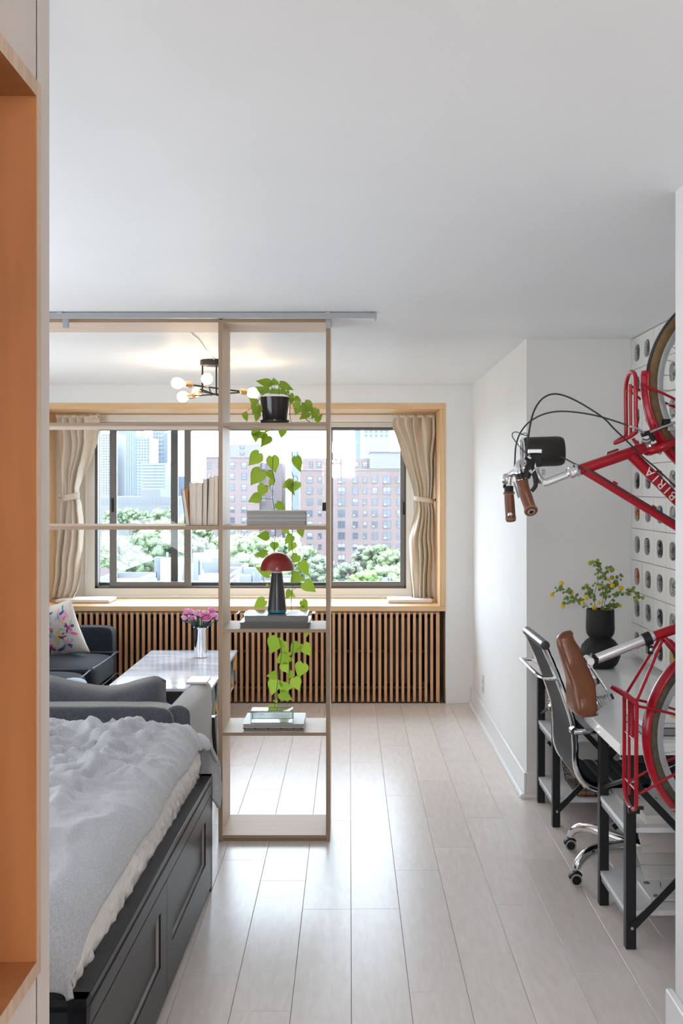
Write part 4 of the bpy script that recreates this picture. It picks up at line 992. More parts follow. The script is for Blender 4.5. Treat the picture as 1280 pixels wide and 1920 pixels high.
# loose back cushion
def bc(u, v, side):
    x = lerp(-2.20, -0.872, u); zt2 = interp([(0, .78), (.45, .775), (.59, .760), (.69, .726), (.79, .710), (.87, .726), (.93, .750), (.965, .758), (1, .735)], u)
    edge = 1-abs(2*u-1)**14
    z = lerp(0.50, zt2+0.006*fnoise(u*14, 3), v)
    d = 0.105*(1-abs(2*v-1)**3.0)**0.6*max(edge, 0)**0.5
    d += 0.006*fnoise(u*12, v*4)
    return Vector((x, 5.20+side*d, z))
b = MB(); b.grid(lambda u, v: bc(u, v, -1), 70, 22); b.grid(lambda u, v: bc(u, v, 1), 70, 22); b.build('back_cushion', greyf, gs, angle=180)
legm = mat('dark_wood', (0.018, 0.016, 0.018), 0.4)
sg = 352.0
def leg(px_top, px_bot, s, w):
    a, c = at(px_top[0], px_top[1], s), at(px_bot[0], px_bot[1], s); a.y = c.y = F/s
    b = MB(); h = w/2
    vs = [(a.x-h, a.y-0.03, a.z), (a.x+h, a.y-0.03, a.z), (a.x+h, a.y+0.03, a.z), (a.x-h, a.y+0.03, a.z), (c.x-h*0.7, c.y-0.022, 0), (c.x+h*0.7, c.y-0.022, 0), (c.x+h*0.7, c.y+0.022, 0), (c.x-h*0.7, c.y+0.022, 0)]
    b.add(vs, [(0, 1, 2, 3), (7, 6, 5, 4), (0, 4, 5, 1), (1, 5, 6, 2), (2, 6, 7, 3), (3, 7, 4, 0)]); return b.build('leg', legm, gs, smooth=False)
leg((399.5, 1343), (411, 1497), sg, 0.022)
b = MB(); b.box(-0.87, -0.83, 5.02, 5.07, 0, 0.22); b.build('leg', legm, gs)
b = MB(); b.box(-2.2, -2.15, 5.02, 5.07, 0, 0.22); b.build('leg', legm, gs)
b = MB(); b.box(-2.2, -2.15, 5.72, 5.77, 0, 0.22); b.build('leg', legm, gs)
# tray on the arm
sA = 356.0
b = MB(); b.box(-0.842, -0.735, 5.63, 5.80, 0.6385, 0.652); tag(b.build('tray', mat('white_tray', (0.82, 0.80, 0.82), 0.3), org=(-0.79, 5.7, 0.6385), bevel=0.004), 'small white tray resting on the grey sofa arm', 'tray')
# ---------------------------------------------------------------- coffee table
tx0, tx1, ty0, ty1, tz = -1.466, -0.83, F/313.0, F/253.0, 0.45
tb = thing('coffee_table', ((tx0+tx1)/2, (ty0+ty1)/2, 0), 'coffee table with glossy marble top above a truss of coloured bricks', 'coffee table')
marb = mat('grey_marble', (0.80, 0.84, 0.92), 0.10, col2=(0.52, 0.58, 0.70), scale=3.2, detail=8, contrast=(0.38, 0.60), stretch=(1, 2.2, 1), spec=0.35)
box('table_top', tx0, tx1, ty0, ty1, tz-0.018, tz, marb, tb, bevel=0.002)
tc_ = [('truss_black', (0.03, 0.03, 0.04)), ('truss_pink', (0.80, 0.40, 0.50)), ('truss_yellow', (0.85, 0.42, 0.03)), ('truss_green', (0.10, 0.22, 0.17)), ('truss_grey', (0.28, 0.32, 0.36)), ('truss_red', (0.5, 0.05, 0.06))]
tm_ = [mat(n_, c, 0.35) for n_, c in tc_]
zlo, zhi = tz-0.235, tz-0.022
def trod(p, q_, c, r=0.009):
    b = MB(); b.tube([p, q_], r, 6); b.build('brick_rod', tm_[c], tb)
def truss(axis, fixed, a0, a1, n_, colseq):
    d = (a1-a0)/n_
    P = (lambda a, z: (fixed, a, z)) if axis == 'y' else (lambda a, z: (a, fixed, z))
    for i in range(n_):
        a = a0+d*i; c = a+d
        trod(P(a, zhi), P(c, zhi), colseq[0][i % len(colseq[0])]); trod(P(a, zlo), P(c, zlo), colseq[0][(i+1) % len(colseq[0])])
        m_ = (a+c)/2
        trod(P(a, zhi), P(m_, (zlo+zhi)/2), colseq[1][i % len(colseq[1])]); trod(P(m_, (zlo+zhi)/2), P(c, zlo), colseq[1][(i+1) % len(colseq[1])])
        trod(P(a, zlo), P(m_, (zlo+zhi)/2), colseq[1][(i+2) % len(colseq[1])]); trod(P(m_, (zlo+zhi)/2), P(c, zhi), colseq[1][(i+3) % len(colseq[1])])
        trod(P(a, zlo), P(a, zhi), 4)
truss('y', tx1-0.014, ty0+0.02, ty1-0.02, 8, ([1, 1, 0], [2, 3, 2, 4, 0]))
truss('y', tx0+0.014, ty0+0.02, ty1-0.02, 8, ([1, 0], [2, 3, 4, 0, 5]))
truss('x', ty0+0.014, tx0+0.03, tx1-0.03, 4, ([0, 4], [0, 0, 4, 3]))
truss('x', ty1-0.014, tx0+0.03, tx1-0.03, 4, ([1, 4], [2, 3, 4, 0]))
box('pedestal', -1.32, -1.02, ty0+0.35, ty1-0.35, 0, zhi, mat('pedestal_dark', (0.06, 0.06, 0.07), 0.5), tb, bevel=0.004)
# chrome vase with pink roses
vs_ = 264.0; vp = at(376.5, 1233, vs_); vp.z = tz+0.0005
cv = thing('vase', vp, 'cylindrical chrome vase on the coffee table', 'vase')
b = MB(); b.lathe([(0.044, 0.0), (0.048, 0.004), (0.049, 0.20), (0.052, 0.214), (0.050, 0.216), (0.046, 0.205), (0.044, 0.02), (0.001, 0.018)], vp, n=40); b.build('body', chrome, cv)
pinks = [mat('rose_pink', (0.78, 0.26, 0.52), 0.4), mat('rose_hot', (0.72, 0.07, 0.25), 0.4), mat('rose_pale', (0.80, 0.40, 0.62), 0.4)]
greenb = mat('rose_green', (0.02, 0.075, 0.06), 0.45)
RL = ['leftmost upper', 'leftmost lower', 'lower left, second from the left', 'upper left, second from the left', 'upper left, third from the left', 'small middle', 'large open, front middle', 'upper, just behind the open one', 'upper right', 'right, below the upper right one', 'rightmost, beside the shelf upright']
rose_n = [0]
def rose(px, py, r, c, face):
    p = at(px, py, vs_-rl.uniform(-2, 2))
    rose_n[0] += 1; o = thing('rose', p, 'pink rose in the chrome vase, '+RL[rose_n[0]-1], 'flower', 'pink roses in the chrome vase')
    b = MB(); b.tube(spline([vp+Vector((rl.uniform(-.02, .02), rl.uniform(-.02, .02), 0.03)), vp+Vector(((p.x-vp.x)*0.35, 0, 0.215)), p-Vector((0, 0, r*0.9))], 5), 0.0035, 6)
    o2 = len(b.v)
    b.build('stem', greenb, o)
    b = MB(); d = Vector((0, -0.55, 1)) if face else Vector((rl.uniform(-.4, .4), rl.uniform(-.3, .3), 1)); d.normalize()
    for k, (n_, rr, hh, ti) in enumerate(((5, 1.0, 0.9, 0.55), (5, 0.78, 1.1, 0.3), (3, 0.5, 1.2, 0.12))):
        u = d.orthogonal().normalized(); w = d.cross(u)
        for i in range(n_):
            a = 2*math.pi*i/n_+k; e1 = u*math.cos(a)+w*math.sin(a); e2 = d.cross(e1)
            def pt(uu, vv):
                xx = (uu*2-1); z = vv*hh*r*1.35-r*0.75
                rad_ = rr*r*(math.sin(min(vv*1.9, 1.57))*0.9+ti*vv*vv*0.5)
                an = xx*0.95*(1-0.25*vv**4)
                return p+d*(z-0.12*r*abs(xx)**2*vv)+(e1*math.cos(an)+e2*math.sin(an))*rad_
            b.grid(pt, 6, 6)
    q = b.build('bloom', pinks[c], o, angle=180); md = q.modifiers.new('s', 'SOLIDIFY'); md.thickness = 0.002
    b = MB(); b.ball(p-d*r*0.1, r*0.42, 10); b.build('heart', pinks[1], o)
    b = MB()
    for i in range(4):
        a = i*1.57; b.tube([p-d*r*0.8, p-d*r*0.75+Vector((math.cos(a)*r*0.7, math.sin(a)*r*0.7, r*0.1))], [0.005, 0.001], 5)
    b.build('sepals', greenb, o)
for (x, y, r, c, f_) in ((349, 1148, .026, 0, 0), (346, 1159, .026, 2, 0), (359, 1160, .027, 0, 0), (356, 1147, .024, 2, 0), (369, 1150, .028, 2, 0), (377, 1154, .022, 0, 0), (387, 1160, .034, 0, 1), (385, 1150, .024, 2, 0), (397, 1145, .025, 0, 0), (399, 1154, .026, 2, 0), (407, 1158, .028, 2, 0)): rose(x, y, r, c, f_)
lfb = MB()
for i in range(14):
    a = rl.uniform(0, 6.28); p = vp+Vector((math.cos(a)*0.03, math.sin(a)*0.03, 0.216)); q = p+Vector((math.cos(a)*rl.uniform(.02, .07), math.sin(a)*0.05, rl.uniform(.01, .06)))
    lfb.tube([p, (p+q)/2+Vector((0, 0, .012)), q], [0.004, 0.012, 0.002], 6, flat=0.4)
lf_ = lfb.build('rose_leaves', greenb, org=vp+Vector((0, 0, .2))); tag(lf_, 'dark green leaves spilling over the chrome vase rim', 'leaves', kind='stuff')
# ---------------------------------------------------------------- bed
def bedx(y): return -0.604+(y-F/817)*(0.604-0.565)/(F/455-F/817)
YH, YT = 2.512, 4.505
blk = mat('black_brown_lacquer', (0.022, 0.024, 0.029), 0.33, col2=(0.017, 0.018, 0.023), scale=6, stretch=(8, 0.8, 8), bump=0.02, spec=0.28)
bed = thing('bed', (-1.4, 3.5, 0), 'black bed frame with two large side drawers', 'bed')
ang = math.atan2(bedx(YT)-bedx(YH), YT-YH)
O = Vector((bedx(YH), YH, 0)); MBd = Matrix.Translation(O) @ Matrix.Rotation(-ang, 4, 'Z')
LB = (YT-YH)/math.cos(ang)
def bbx(nm, x0, x1, y0, y1, z0, z1, m, parent=bed, bevel=0.0015):
    b = MB(); b.box(x0, x1, y0, y1, z0, z1, MBd); return b.build(nm, m, parent, bevel=bevel)
HB = 0.472; WBd = 1.62
bbx('side_rail', -0.045, -0.0, 0, LB, 0.395, HB, blk)          # right rail above drawers
bbx('side_rail', -WBd, -WBd+0.06, 0, LB, 0, HB, blk)
bbx('head_board', -WBd, -0.0, -0.0, 0.04, 0.0, HB, blk)
bbx('foot_board', -WBd, -0.0, LB-0.04, LB, 0.0, HB, blk)
bbx('ledge', -WBd, -0.0, 0, LB, 0.44, 0.455, mat('bed_ledge', (0.012, 0.012, 0.014), 0.6, spec=0.2))
def drawer(y0, y1, ra, rb2):
    b = MB(); z0, z1 = 0.022, 0.392; ha, hb = 0.158, 0.328
    b.box(-0.03, -0.0, y0, y1, z0, ha, MBd); b.box(-0.03, -0.0, y0, y1, hb, z1, MBd)
    b.box(-0.03, -0.0, y0, ra, ha, hb, MBd); b.box(-0.03, -0.0, rb2, y1, ha, hb, MBd)
    d = b.build('drawer', blk, bed, smooth=False)
    b = MB(); b.box(-0.03, -0.0135, ra-0.002, rb2+0.002, ha-0.002, hb+0.002, MBd); b.build('drawer_panel', blk, d, smooth=False)
    b = MB(); b.box(-0.0137, -0.0060, ra+0.002, rb2-0.002, ha-0.001, ha+0.006, MBd); b.box(-0.0137, -0.0060, rb2-0.008, rb2-0.002, ha, hb-0.006, MBd)
    b.build('bead', mat('drawer_bead', (0.42, 0.40, 0.38), 0.3), d, smooth=False)
ym = F/585-YH
drawer(0.042, ym-0.002, 0.17, F/603-YH); drawer(ym+0.002, LB-0.012, F/570-YH, F/474-YH)
for i in range(4): bbx('bed_slat', -WBd+0.06, -0.045, 0.2+i*0.5, 0.3+i*0.5, 0.38, 0.40, birch_h)
# mattress
mt = thing('mattress', (-1.4, 3.5, 0.456), 'white quilted mattress on the black bed', 'mattress')
quilt = mat('quilted_white', (0.90, 0.87, 0.83), 0.75, bump=0.15, bscale=60)
m0, m1 = -1.56, -0.052
def msurf(u, v):
    """side wall of mattress facing right then top; u along length, v from bottom to middle"""
    y = lerp(0.05, LB-0.05, u); t = v*0.34
    z = 0.457+t
    q = abs(math.sin((y/0.085+1.1*math.sin(t*30+y*3)+0.5*fnoise(y*4, t*14))*math.pi))**0.45
    q2 = abs(math.sin((t/0.075+0.6*math.sin(y*20))*math.pi))**0.4
    pf = 0.026*q*(0.5+0.5*q2) + 0.006*fnoise(y*30, t*40) - 0.010
    if t < 0.135: x = m1+pf-0.010*(abs(t/0.135*2-1))**3
    else:
        k = (t-0.135)/0.205; x = m1-0.010+pf*(1-k)-k*0.22; z = 0.457+0.135+0.012*math.sin(min(k*3, 1.57))
    return MBd @ Vector((x, y, z))
b = MB(); b.grid(msurf, 260, 26); b.build('quilted_side', quilt, mt, angle=180)
b = MB(); b.box(m0, m1-0.02, 0.05, LB-0.05, 0.457, 0.592, MBd); b.build('core', quilt, mt, bevel=0.03)
# duvet
duv = mat('grey_jersey', (0.56, 0.575, 0.61), 0.9, col2=(0.40, 0.41, 0.435), scale=180, stretch=(3, 0.6, 1), bump=0.2, bscale=300, sheen=0.3)
def duvet(u, v):
    # u: 0 left .. 1 right hem ; v: 0 head hem .. 1 foot hem
    top_y0, top_y1 = 0.02, LB+0.005
    Lt = top_y1-top_y0; hang_h = 0.10
    hang_f = lerp(0.20, 0.26, max(0, (u-0.55)/0.45))
    tot = hang_h+Lt+hang_f; d = v*tot
    side_w = 1.55; hang_s = 0.060
    su_ = u*(side_w+hang_s)
    drop = lerp(0.19, 0.11, min(1, max(0, (u-0.86)/0.14)))
    # base position
    wob = 0.018*fnoise(u*5, 1.3)
    if d < hang_h:
        y = top_y0-0.014-0.012*math.sin(d*30)+0.03*fnoise(u*6+3, 0.7); z = lerp(0.655-drop, 0.625, d/hang_h)
    elif d < hang_h+Lt:
        y = top_y0+(d-hang_h); z = 0.665
        e0 = min(1, (d-hang_h)/0.10); e1 = min(1, (hang_h+Lt-d)/0.12)
        z -= 0.04*(1-e0)**2+0.045*(1-e1)**2
    else:
        k = d-hang_h-Lt; y = top_y1+0.020+0.02*math.sin(k*9); z = 0.62-k
    tt = (y-top_y0)/Lt
    edge = m1+0.006+0.012*fnoise(tt*7, 5.5)
    xx = edge-side_w+su_
    if su_ > side_w-0.10:
        k = (su_-(side_w-0.10))/(0.10+hang_s)
        xx = edge-0.10+0.108*math.sin(min(k*1.45, 1.57)); z -= 0.072*k*k
    # foot corner lobe
    if d > hang_h+Lt:
        k = min(1, (d-hang_h-Lt)/0.22); cu = max(0, (u-0.80)/0.2)
        xx += cu*(0.012+0.052*math.sin(min(1.0, (d-hang_h-Lt)/hang_f)*2.2)); z += 0.02*cu
        y += cu*0.03*math.sin(min(1.0, (d-hang_h-Lt)/hang_f)*2.6)
        y += 0.012*math.sin(u*38)*k
    inner = min(1, max(0, (side_w-su_)/0.25))
    p = Vector((xx, y, z))
    q = Vector((xx*3.2+y*0.6, y*2.4, 0.0))
    def ridge(px_, py_, sd): return (1-min(1, abs(mnoise.noise(Vector((px_, py_, sd))))*3.2))**2
    foot = min(1, max(0, (tt-0.25)/0.45))
    w_ = 0.032*mnoise.noise(q*0.9) + 0.012*mnoise.noise(q*2.7) + 0.008*mnoise.noise(q*6.0)*(0.4+foot)
    w_ += 0.020*ridge(xx*4.2+y*1.6, y*2.2-xx*1.0, 4)*(0.35+0.9*foot)
    w_ += 0.013*ridge(xx*8.5-y*3.0, y*5.0+xx*2.0, 9)*(0.15+foot)
    w_ += 0.010*ridge(xx*3.0, y*9.0+xx*5, 13)*foot + 0.006*ridge(xx*16, y*10-xx*6, 2)*foot
    if d >= hang_h and d <= hang_h+Lt: p.z += w_*1.45*(0.28+0.72*inner)
    else: p.y += (-1 if d < hang_h else 1)*abs(w_)*0.6
    return MBd @ p
b = MB(); b.grid(duvet, 190, 230); dv = b.build('duvet', duv, org=(-1.3, 3.5, 0.6), angle=180)
md = dv.modifiers.new('solid', 'SOLIDIFY'); md.thickness = 0.018; md.offset = 0.6
tag(dv, 'rumpled heather grey duvet spread over the bed', 'duvet')
# ================================================================ STORAGE WALL
XS = 1.51; zs0 = 0.768; RH = (CZ-0.004-zs0)/10; CW = 0.2105
sto = thing('storage_unit', (XS, 5.1, zs0), 'white wall of small drawers with oval openings beside the desk', 'storage unit')
drw = mat('drawer_white', (0.74, 0.735, 0.71), 0.45, var=0.02)
drin = mat('drawer_rim', (0.60, 0.60, 0.58), 0.5)
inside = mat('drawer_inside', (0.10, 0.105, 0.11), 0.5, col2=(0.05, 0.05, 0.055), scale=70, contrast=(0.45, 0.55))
box('carcass', XS+0.012, XA-0.002, YA-0.2105*8, YA-0.002, zs0, CZ-0.003, drw, sto)
def front_mesh(w, holes):
    """drawer front in local coords: face towards -X, origin at low far corner; oval openings"""
    b = MB(); h = RH-0.003; W_ = w-0.003; xf, xb = 0.0, 0.014
    n = 24; edges_ = []
    cells = len(holes)
    for ci, (cy) in enumerate(holes):
        ya, yb = W_*ci/cells, W_*(ci+1)/cells
        ring = []; rect = []; inn = []
        for i in range(n):
            a = 2*math.pi*i/n; ca, sa = math.cos(a), math.sin(a)
            oy = abs(ca)**0.72*math.copysign(1, ca)*0.052; oz = abs(sa)**0.72*math.copysign(1, sa)*0.0445
            ring.append((xf, -(cy+oy), h*0.5+oz)); inn.append((xb+0.004, -(cy+oy*0.97), h*0.5+oz*0.97))
            k = 1/max(abs(ca), abs(sa)); ry = ca*k; rz = sa*k
            rect.append((xf, -((ya+yb)/2+ry*(yb-ya)/2), h*0.5+rz*h/2))
        o = len(b.v); b.v += [Vector(p) for p in ring+rect+inn]
        for i in range(n):
            j = (i+1) % n; b.cur = 0; b.quad(o+i, o+j, o+n+j, o+n+i)
            b.cur = 1; b.quad(o+i, o+2*n+i, o+2*n+j, o+j)
    b.cur = 0
    o = len(b.v); b.v += [Vector(p) for p in ((xf, 0, 0), (xf, -W_, 0), (xf, -W_, h), (xf, 0, h), (xb, 0, 0), (xb, -W_, 0), (xb, -W_, h), (xb, 0, h))]
    for (a, c) in ((0, 1), (1, 2), (2, 3), (3, 0)): b.quad(o+a, o+c, o+c+4, o+a+4)
    return b.mesh('drawer', [drw, drin], smooth=False)
ms = front_mesh(CW, [CW/2]); md_ = front_mesh(CW*2, [CW*0.52, CW*1.42])
bk_m = MB()
for i in range(7):
    a = i*2.4; r_ = 0.02+0.012*(i % 3); y = -math.cos(a)*r_; z = math.sin(a)*r_*0.8
    bk_m.box(0.006, 0.014, y-0.012, y+0.012, z-0.008, z+0.008); bk_m.box(0.002, 0.006, y-0.003, y+0.003, z-0.003, z+0.003)
bm_ = {}
bc_ = [mat('brick_bits_grey', (0.20, 0.20, 0.205), 0.4), mat('brick_bits_dark', (0.06, 0.06, 0.065), 0.4), mat('brick_bits_white', (0.55, 0.52, 0.46), 0.4), mat('brick_bits_blue', (0.03, 0.10, 0.42), 0.4), mat('brick_bits_orange', (0.60, 0.18, 0.06), 0.4), mat('brick_bits_yellow', (0.75, 0.42, 0.04), 0.4), mat('brick_bits_red', (0.45, 0.03, 0.04), 0.4)]
for i, m_ in enumerate(bc_): bm_[i] = bk_m.mesh('toy_bricks', m_, smooth=False)
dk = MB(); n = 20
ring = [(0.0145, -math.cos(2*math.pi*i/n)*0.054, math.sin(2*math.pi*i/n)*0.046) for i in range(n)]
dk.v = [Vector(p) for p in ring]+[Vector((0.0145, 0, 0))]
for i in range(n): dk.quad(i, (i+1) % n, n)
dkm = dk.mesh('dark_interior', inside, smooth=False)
rs = random.Random(6)
pal = {(0, 6): 1, (3, 0): 5, (0, 4): 4, (2, 4): 3, (0, 2): 4, (2, 6): 6, (3, 6): 2, (3, 5): 2, (3, 4): 2, (3, 3): 0, (3, 9): 2, (3, 8): 2, (3, 7): 2}
for row in range(10):
    z = zs0+RH*row+0.0015; c = 0
    while c < 8:
        dbl = (row in (3,) and c == 0) or (row == 9 and c in (0, 4)) or (row == 5 and c == 2 and False)
        w = 2 if dbl else 1
        o = bpy.data.objects.new('drawer', md_ if dbl else ms); COL.objects.link(o); o.parent = sto
        o.location = Vector((XS-0.003-rs.uniform(0, 0.0015), YA-0.003-c*CW, z))-wpos(sto)
        for h_ in ([CW*0.52, CW*1.42] if dbl else [CW/2]):
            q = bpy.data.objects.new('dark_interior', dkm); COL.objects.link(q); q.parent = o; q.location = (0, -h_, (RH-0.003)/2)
            cc = c+(1 if h_ > CW else 0); ci = pal.get((cc, row), 2 if cc >= 3 else rs.choice([0, 0, 1, 0]))
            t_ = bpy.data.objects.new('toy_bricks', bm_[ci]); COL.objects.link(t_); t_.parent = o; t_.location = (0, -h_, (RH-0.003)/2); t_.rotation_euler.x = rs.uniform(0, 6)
        c += w
# ================================================================ DESK
DX0, DY0, DY1, DZ = 0.955, F/530, YA-0.005, 0.743
tag(box('desk_top', DX0, XA-0.003, DY0, DY1, DZ-0.040, DZ, white_lam, bevel=0.002), 'long white desk top resting on two black trestles', 'desk')
shm = mat('trestle_shelf_white', (0.70, 0.71, 0.73), 0.35)
def trestle(ya, yb, label):
    o = thing('trestle', (1.25, (ya+yb)/2, 0), label, 'trestle', 'trestles under the desk')
    xa, xb, w = 0.987, 1.50, 0.037
    for x in (xa, xb):
        for y in (ya, yb-w): box('leg', x, x+w, y, y+w, 0, DZ-0.041, black_metal, o, bevel=0.002)
    for y in (ya, yb-w): box('top_rail', xa+w, xb, y, y+w, DZ-0.041-0.036, DZ-0.041, black_metal, o)
    for z in (0.118, 0.414):
        box('shelf', xa+0.003, xb+w-0.003, ya+0.002, yb-0.002, z+0.003, z+0.021, shm, o)
        b = MB(); b.box(xa+0.006, xa+0.030, ya+w, yb-w, z-0.018, z+0.003); b.build('shelf_bearer', mat('grey_steel', (0.22, 0.23, 0.25), 0.4), o, smooth=False); b = MB(); b.box(xb+0.006, xb+0.030, ya+w, yb-w, z-0.018, z+0.003); b.build('shelf_bearer', mat('grey_steel'), o, smooth=False)
    def brace(y, p, q):
        a, c = Vector((p[0], y, p[1])), Vector((q[0], y, q[1])); d = (c-a).normalized(); u = Vector((0, 1, 0)); n_ = d.cross(u)*0.013
        b = MB(); t = 0.003
        b.v = [a-n_-u*t, a+n_-u*t, a+n_+u*t, a-n_+u*t, c-n_-u*t, c+n_-u*t, c+n_+u*t, c-n_+u*t]
        b.f = [(0, 1, 2, 3), (4, 7, 6, 5), (0, 4, 5, 1), (1, 5, 6, 2), (2, 6, 7, 3), (3, 7, 4, 0)]; b.mi = [0]*6
        q_ = b.build('brace', black_metal, o, smooth=False)
    y = ya-0.004
    brace(y, (xa+0.02, 0.079), (xb+0.01, 0.60)); brace(y-0.007, (xa+0.02, 0.605), (xb+0.01, 0.075))
    brace(yb-0.01, (xa+0.06, 0.30), (xa+0.20, 0.415)); brace(yb-0.01, (xb-0.02, 0.60), (xb-0.15, 0.69)); brace(yb-0.01, (xa+0.04, 0.60), (xa+0.16, 0.69))
    b = MB(); b.lathe([(0.0055, 0), (0.0055, -0.002), (0.002, -0.0025)], (xa+0.02, y-0.004, 0.079), (0, 1, 0), n=12); b.lathe([(0.0055, 0), (0.0055, -0.002), (0.002, -0.0025)], (xa+0.02, y-0.011, 0.605), (0, 1, 0), n=12)
    b.build('bolt', steel, o)
    # side gusset in the far part
    a = Vector((xa+0.018, ya+w, 0.60)); c = Vector((xa+0.018, yb-w-0.0, 0.47)); b = MB(); b.tube([a, c], 0.009, 4); b.build('brace', black_metal, o, smooth=False)
    return o
trestle(F/525-0.0, F/475+0.037, 'black steel trestle with two white shelves holding books, nearest the viewer')
trestle(F/385.7, F/358+0.037, 'black steel trestle with two white shelves and a wire basket, against the far alcove wall')
# vase + sprigs
vz = DZ; vpp = Vector(((1125-VX)/371.0, F/371.0, DZ))
bv = thing('vase', vpp, 'matte black gourd shaped vase on the white desk', 'vase')
mb_ = mat('matte_black_ceramic', (0.012, 0.012, 0.013), 0.5, spec=0.25, bump=0.3, bscale=14)
prof = [(0.055, 0), (0.068, 0.004), (0.085, 0.022), (0.099, 0.055), (0.1015, 0.080), (0.093, 0.112), (0.072, 0.138), (0.057, 0.149), (0.054, 0.153), (0.060, 0.160), (0.068, 0.172), (0.0715, 0.195), (0.0705, 0.24), (0.0690, 0.293), (0.0675, 0.296), (0.0655, 0.292), (0.066, 0.26), (0.001, 0.25)]
b = MB(); b.lathe(prof, vpp, n=44); b.build('body', mb_, bv)
yel = mat('yellow_pompon', (0.85, 0.58, 0.02), 0.8, bump=0.6, bscale=300); ygr = mat('green_pompon', (0.33, 0.36, 0.03), 0.8)
sl1 = leaf_mat('sprig_leaf', (0.15, 0.24, 0.06), (0.29, 0.36, 0.11))
def Zp(u, v): return (1020+u/6.4, 1030+v/6.4)
sS = 371.0; rq = random.Random(9)
def sprig(pts, balls, nleaf, lab):
    o = thing('flowering_sprig', vpp+Vector((0, 0, 0.27)), lab, 'plant', 'yellow flowering sprigs in the black vase')
    dy = rq.uniform(-0.05, 0.05)
    P = [at(*Zp(u, v), sS) for (u, v) in pts]
    for i, p in enumerate(P): p.y += dy*i/len(P)
    P[0] = Vector((lerp(P[0].x, vpp.x, 0.3), vpp.y+dy*0.2, vpp.z+0.27))
    C_ = spline(P, 6); b = MB(); b.tube(C_, 0.0014, 5); b.build('stem', stem_m, o)
    for i, (u, v, r, c) in enumerate(balls):
        p = at(*Zp(u, v), sS); p.y += dy*0.8; r_ = r/6.4/sS
        q = MB(); q.ball(p, r_, 12)
        for k in range(36):
            d = Vector((rq.gauss(0, 1), rq.gauss(0, 1), rq.gauss(0, 1))).normalized(); q.ball(p+d*r_*0.9, r_*0.22, 6)
        q.build('pompon', yel if c else ygr, o)
        near = min(C_, key=lambda a: (a-p).length)
        q = MB(); q.tube([near, p], 0.0009, 5); q.build('twig', stem_m, o)
    for i in range(nleaf):
        c = C_[rq.randrange(len(C_)//4, len(C_))]; d = Vector((rq.uniform(-1, 1), rq.uniform(-1, 1), rq.uniform(-.6, 1))).normalized()
        L_ = rq.uniform(0.010, 0.024); e = c+d*L_; r_ = rq.uniform(0.006, 0.011)
        n_ = Vector((rq.uniform(-.6, .6), -1, rq.uniform(-.6, .6))).normalized(); u_ = n_.orthogonal().normalized(); w_ = n_.cross(u_)
        q = MB(); q.v = [e+u_*math.cos(a*math.pi/4)*r_+w_*math.sin(a*math.pi/4)*r_*0.85 for a in range(8)]+[e-n_*r_*0.25]
        q.f = [(k, (k+1) % 8, 8) for k in range(8)]; q.mi = [0]*8
        q.build('leaf', sl1, o, angle=180)
sprig([(560, 760), (480, 640), (380, 590), (300, 510), (220, 485), (130, 510)], [(92, 545, 25, 1), (205, 405, 27, 1), (332, 524, 22, 1)], 26, 'sprig with yellow pompons reaching farthest left from the black vase')
sprig([(580, 760), (470, 660), (370, 590), (300, 600), (240, 645)], [(205, 675, 26, 1), (437, 632, 24, 1), (478, 577, 26, 1)], 24, 'lower left sprig with yellow pompons in the black vase')
sprig([(600, 760), (600, 640), (545, 540), (530, 490), (508, 450)], [(508, 436, 26, 0), (602, 702, 30, 1)], 18, 'short sprig with one green topped pompon left of the tall one')
sprig([(620, 760), (600, 600), (640, 400), (655, 280), (655, 210), (640, 160)], [(562, 170, 25, 0), (592, 155, 22, 0), (655, 135, 20, 0), (690, 455, 26, 1)], 30, 'tallest upright sprig of the black vase')
sprig([(650, 760), (700, 600), (690, 420), (700, 300), (760, 240)], [(795, 238, 30, 0), (800, 430, 27, 1), (640, 633, 22, 1)], 34, 'second tall sprig in the black vase with a large green pompon')
sprig([(700, 760), (740, 600), (800, 460), (850, 400), (910, 330)], [(770, 365, 22, 1), (925, 468, 30, 1), (820, 340, 26, 0)], 40, 'bushy sprig right of the vase centre')
sprig([(720, 760), (780, 640), (880, 540), (980, 510), (1060, 505), (1130, 560)], [(1170, 576, 22, 0), (1100, 542, 18, 0), (1055, 495, 18, 0), (1085, 605, 24, 0)], 30, 'sprig with green buds reaching right to the drawers')
sprig([(700, 765), (740, 720), (820, 690), (900, 685)], [(912, 680, 20, 1), (668, 782, 26, 0), (628, 750, 26, 0), (795, 735, 24, 0)], 30, 'low sprig spilling over the front of the black vase')
# books on desk near
sbk = 514.0
book_flat('book', 1.07, 1.40, F/sbk, F/sbk+0.25, DZ+0.0005, 0.030, cov('graphite', (0.05, 0.05, 0.055)), 'thick grey paged book on the near end of the desk', None, mat('ash_pages', (0.30, 0.30, 0.32), 0.6))
bt = book_flat('book', 1.072, 1.40, F/sbk+0.003, F/sbk+0.25, DZ+0.031, 0.019, mat('cover_white_print', (0.72, 0.71, 0.70), 0.3, col2=(0.60, 0.50, 0.42), scale=14, contrast=(0.30, 0.36)), 'white illustrated book on top of the thick desk book', None, mat('bright_pages', (0.72, 0.73, 0.74)))
b = MB(); b.box(1.20, 1.31, F/sbk+0.06, F/sbk+0.16, DZ+0.0502, DZ+0.0506); b.build('cover_picture', mat('ochre_print', (0.55, 0.30, 0.08), 0.5, col2=(0.70, 0.66, 0.6), scale=60), bt)
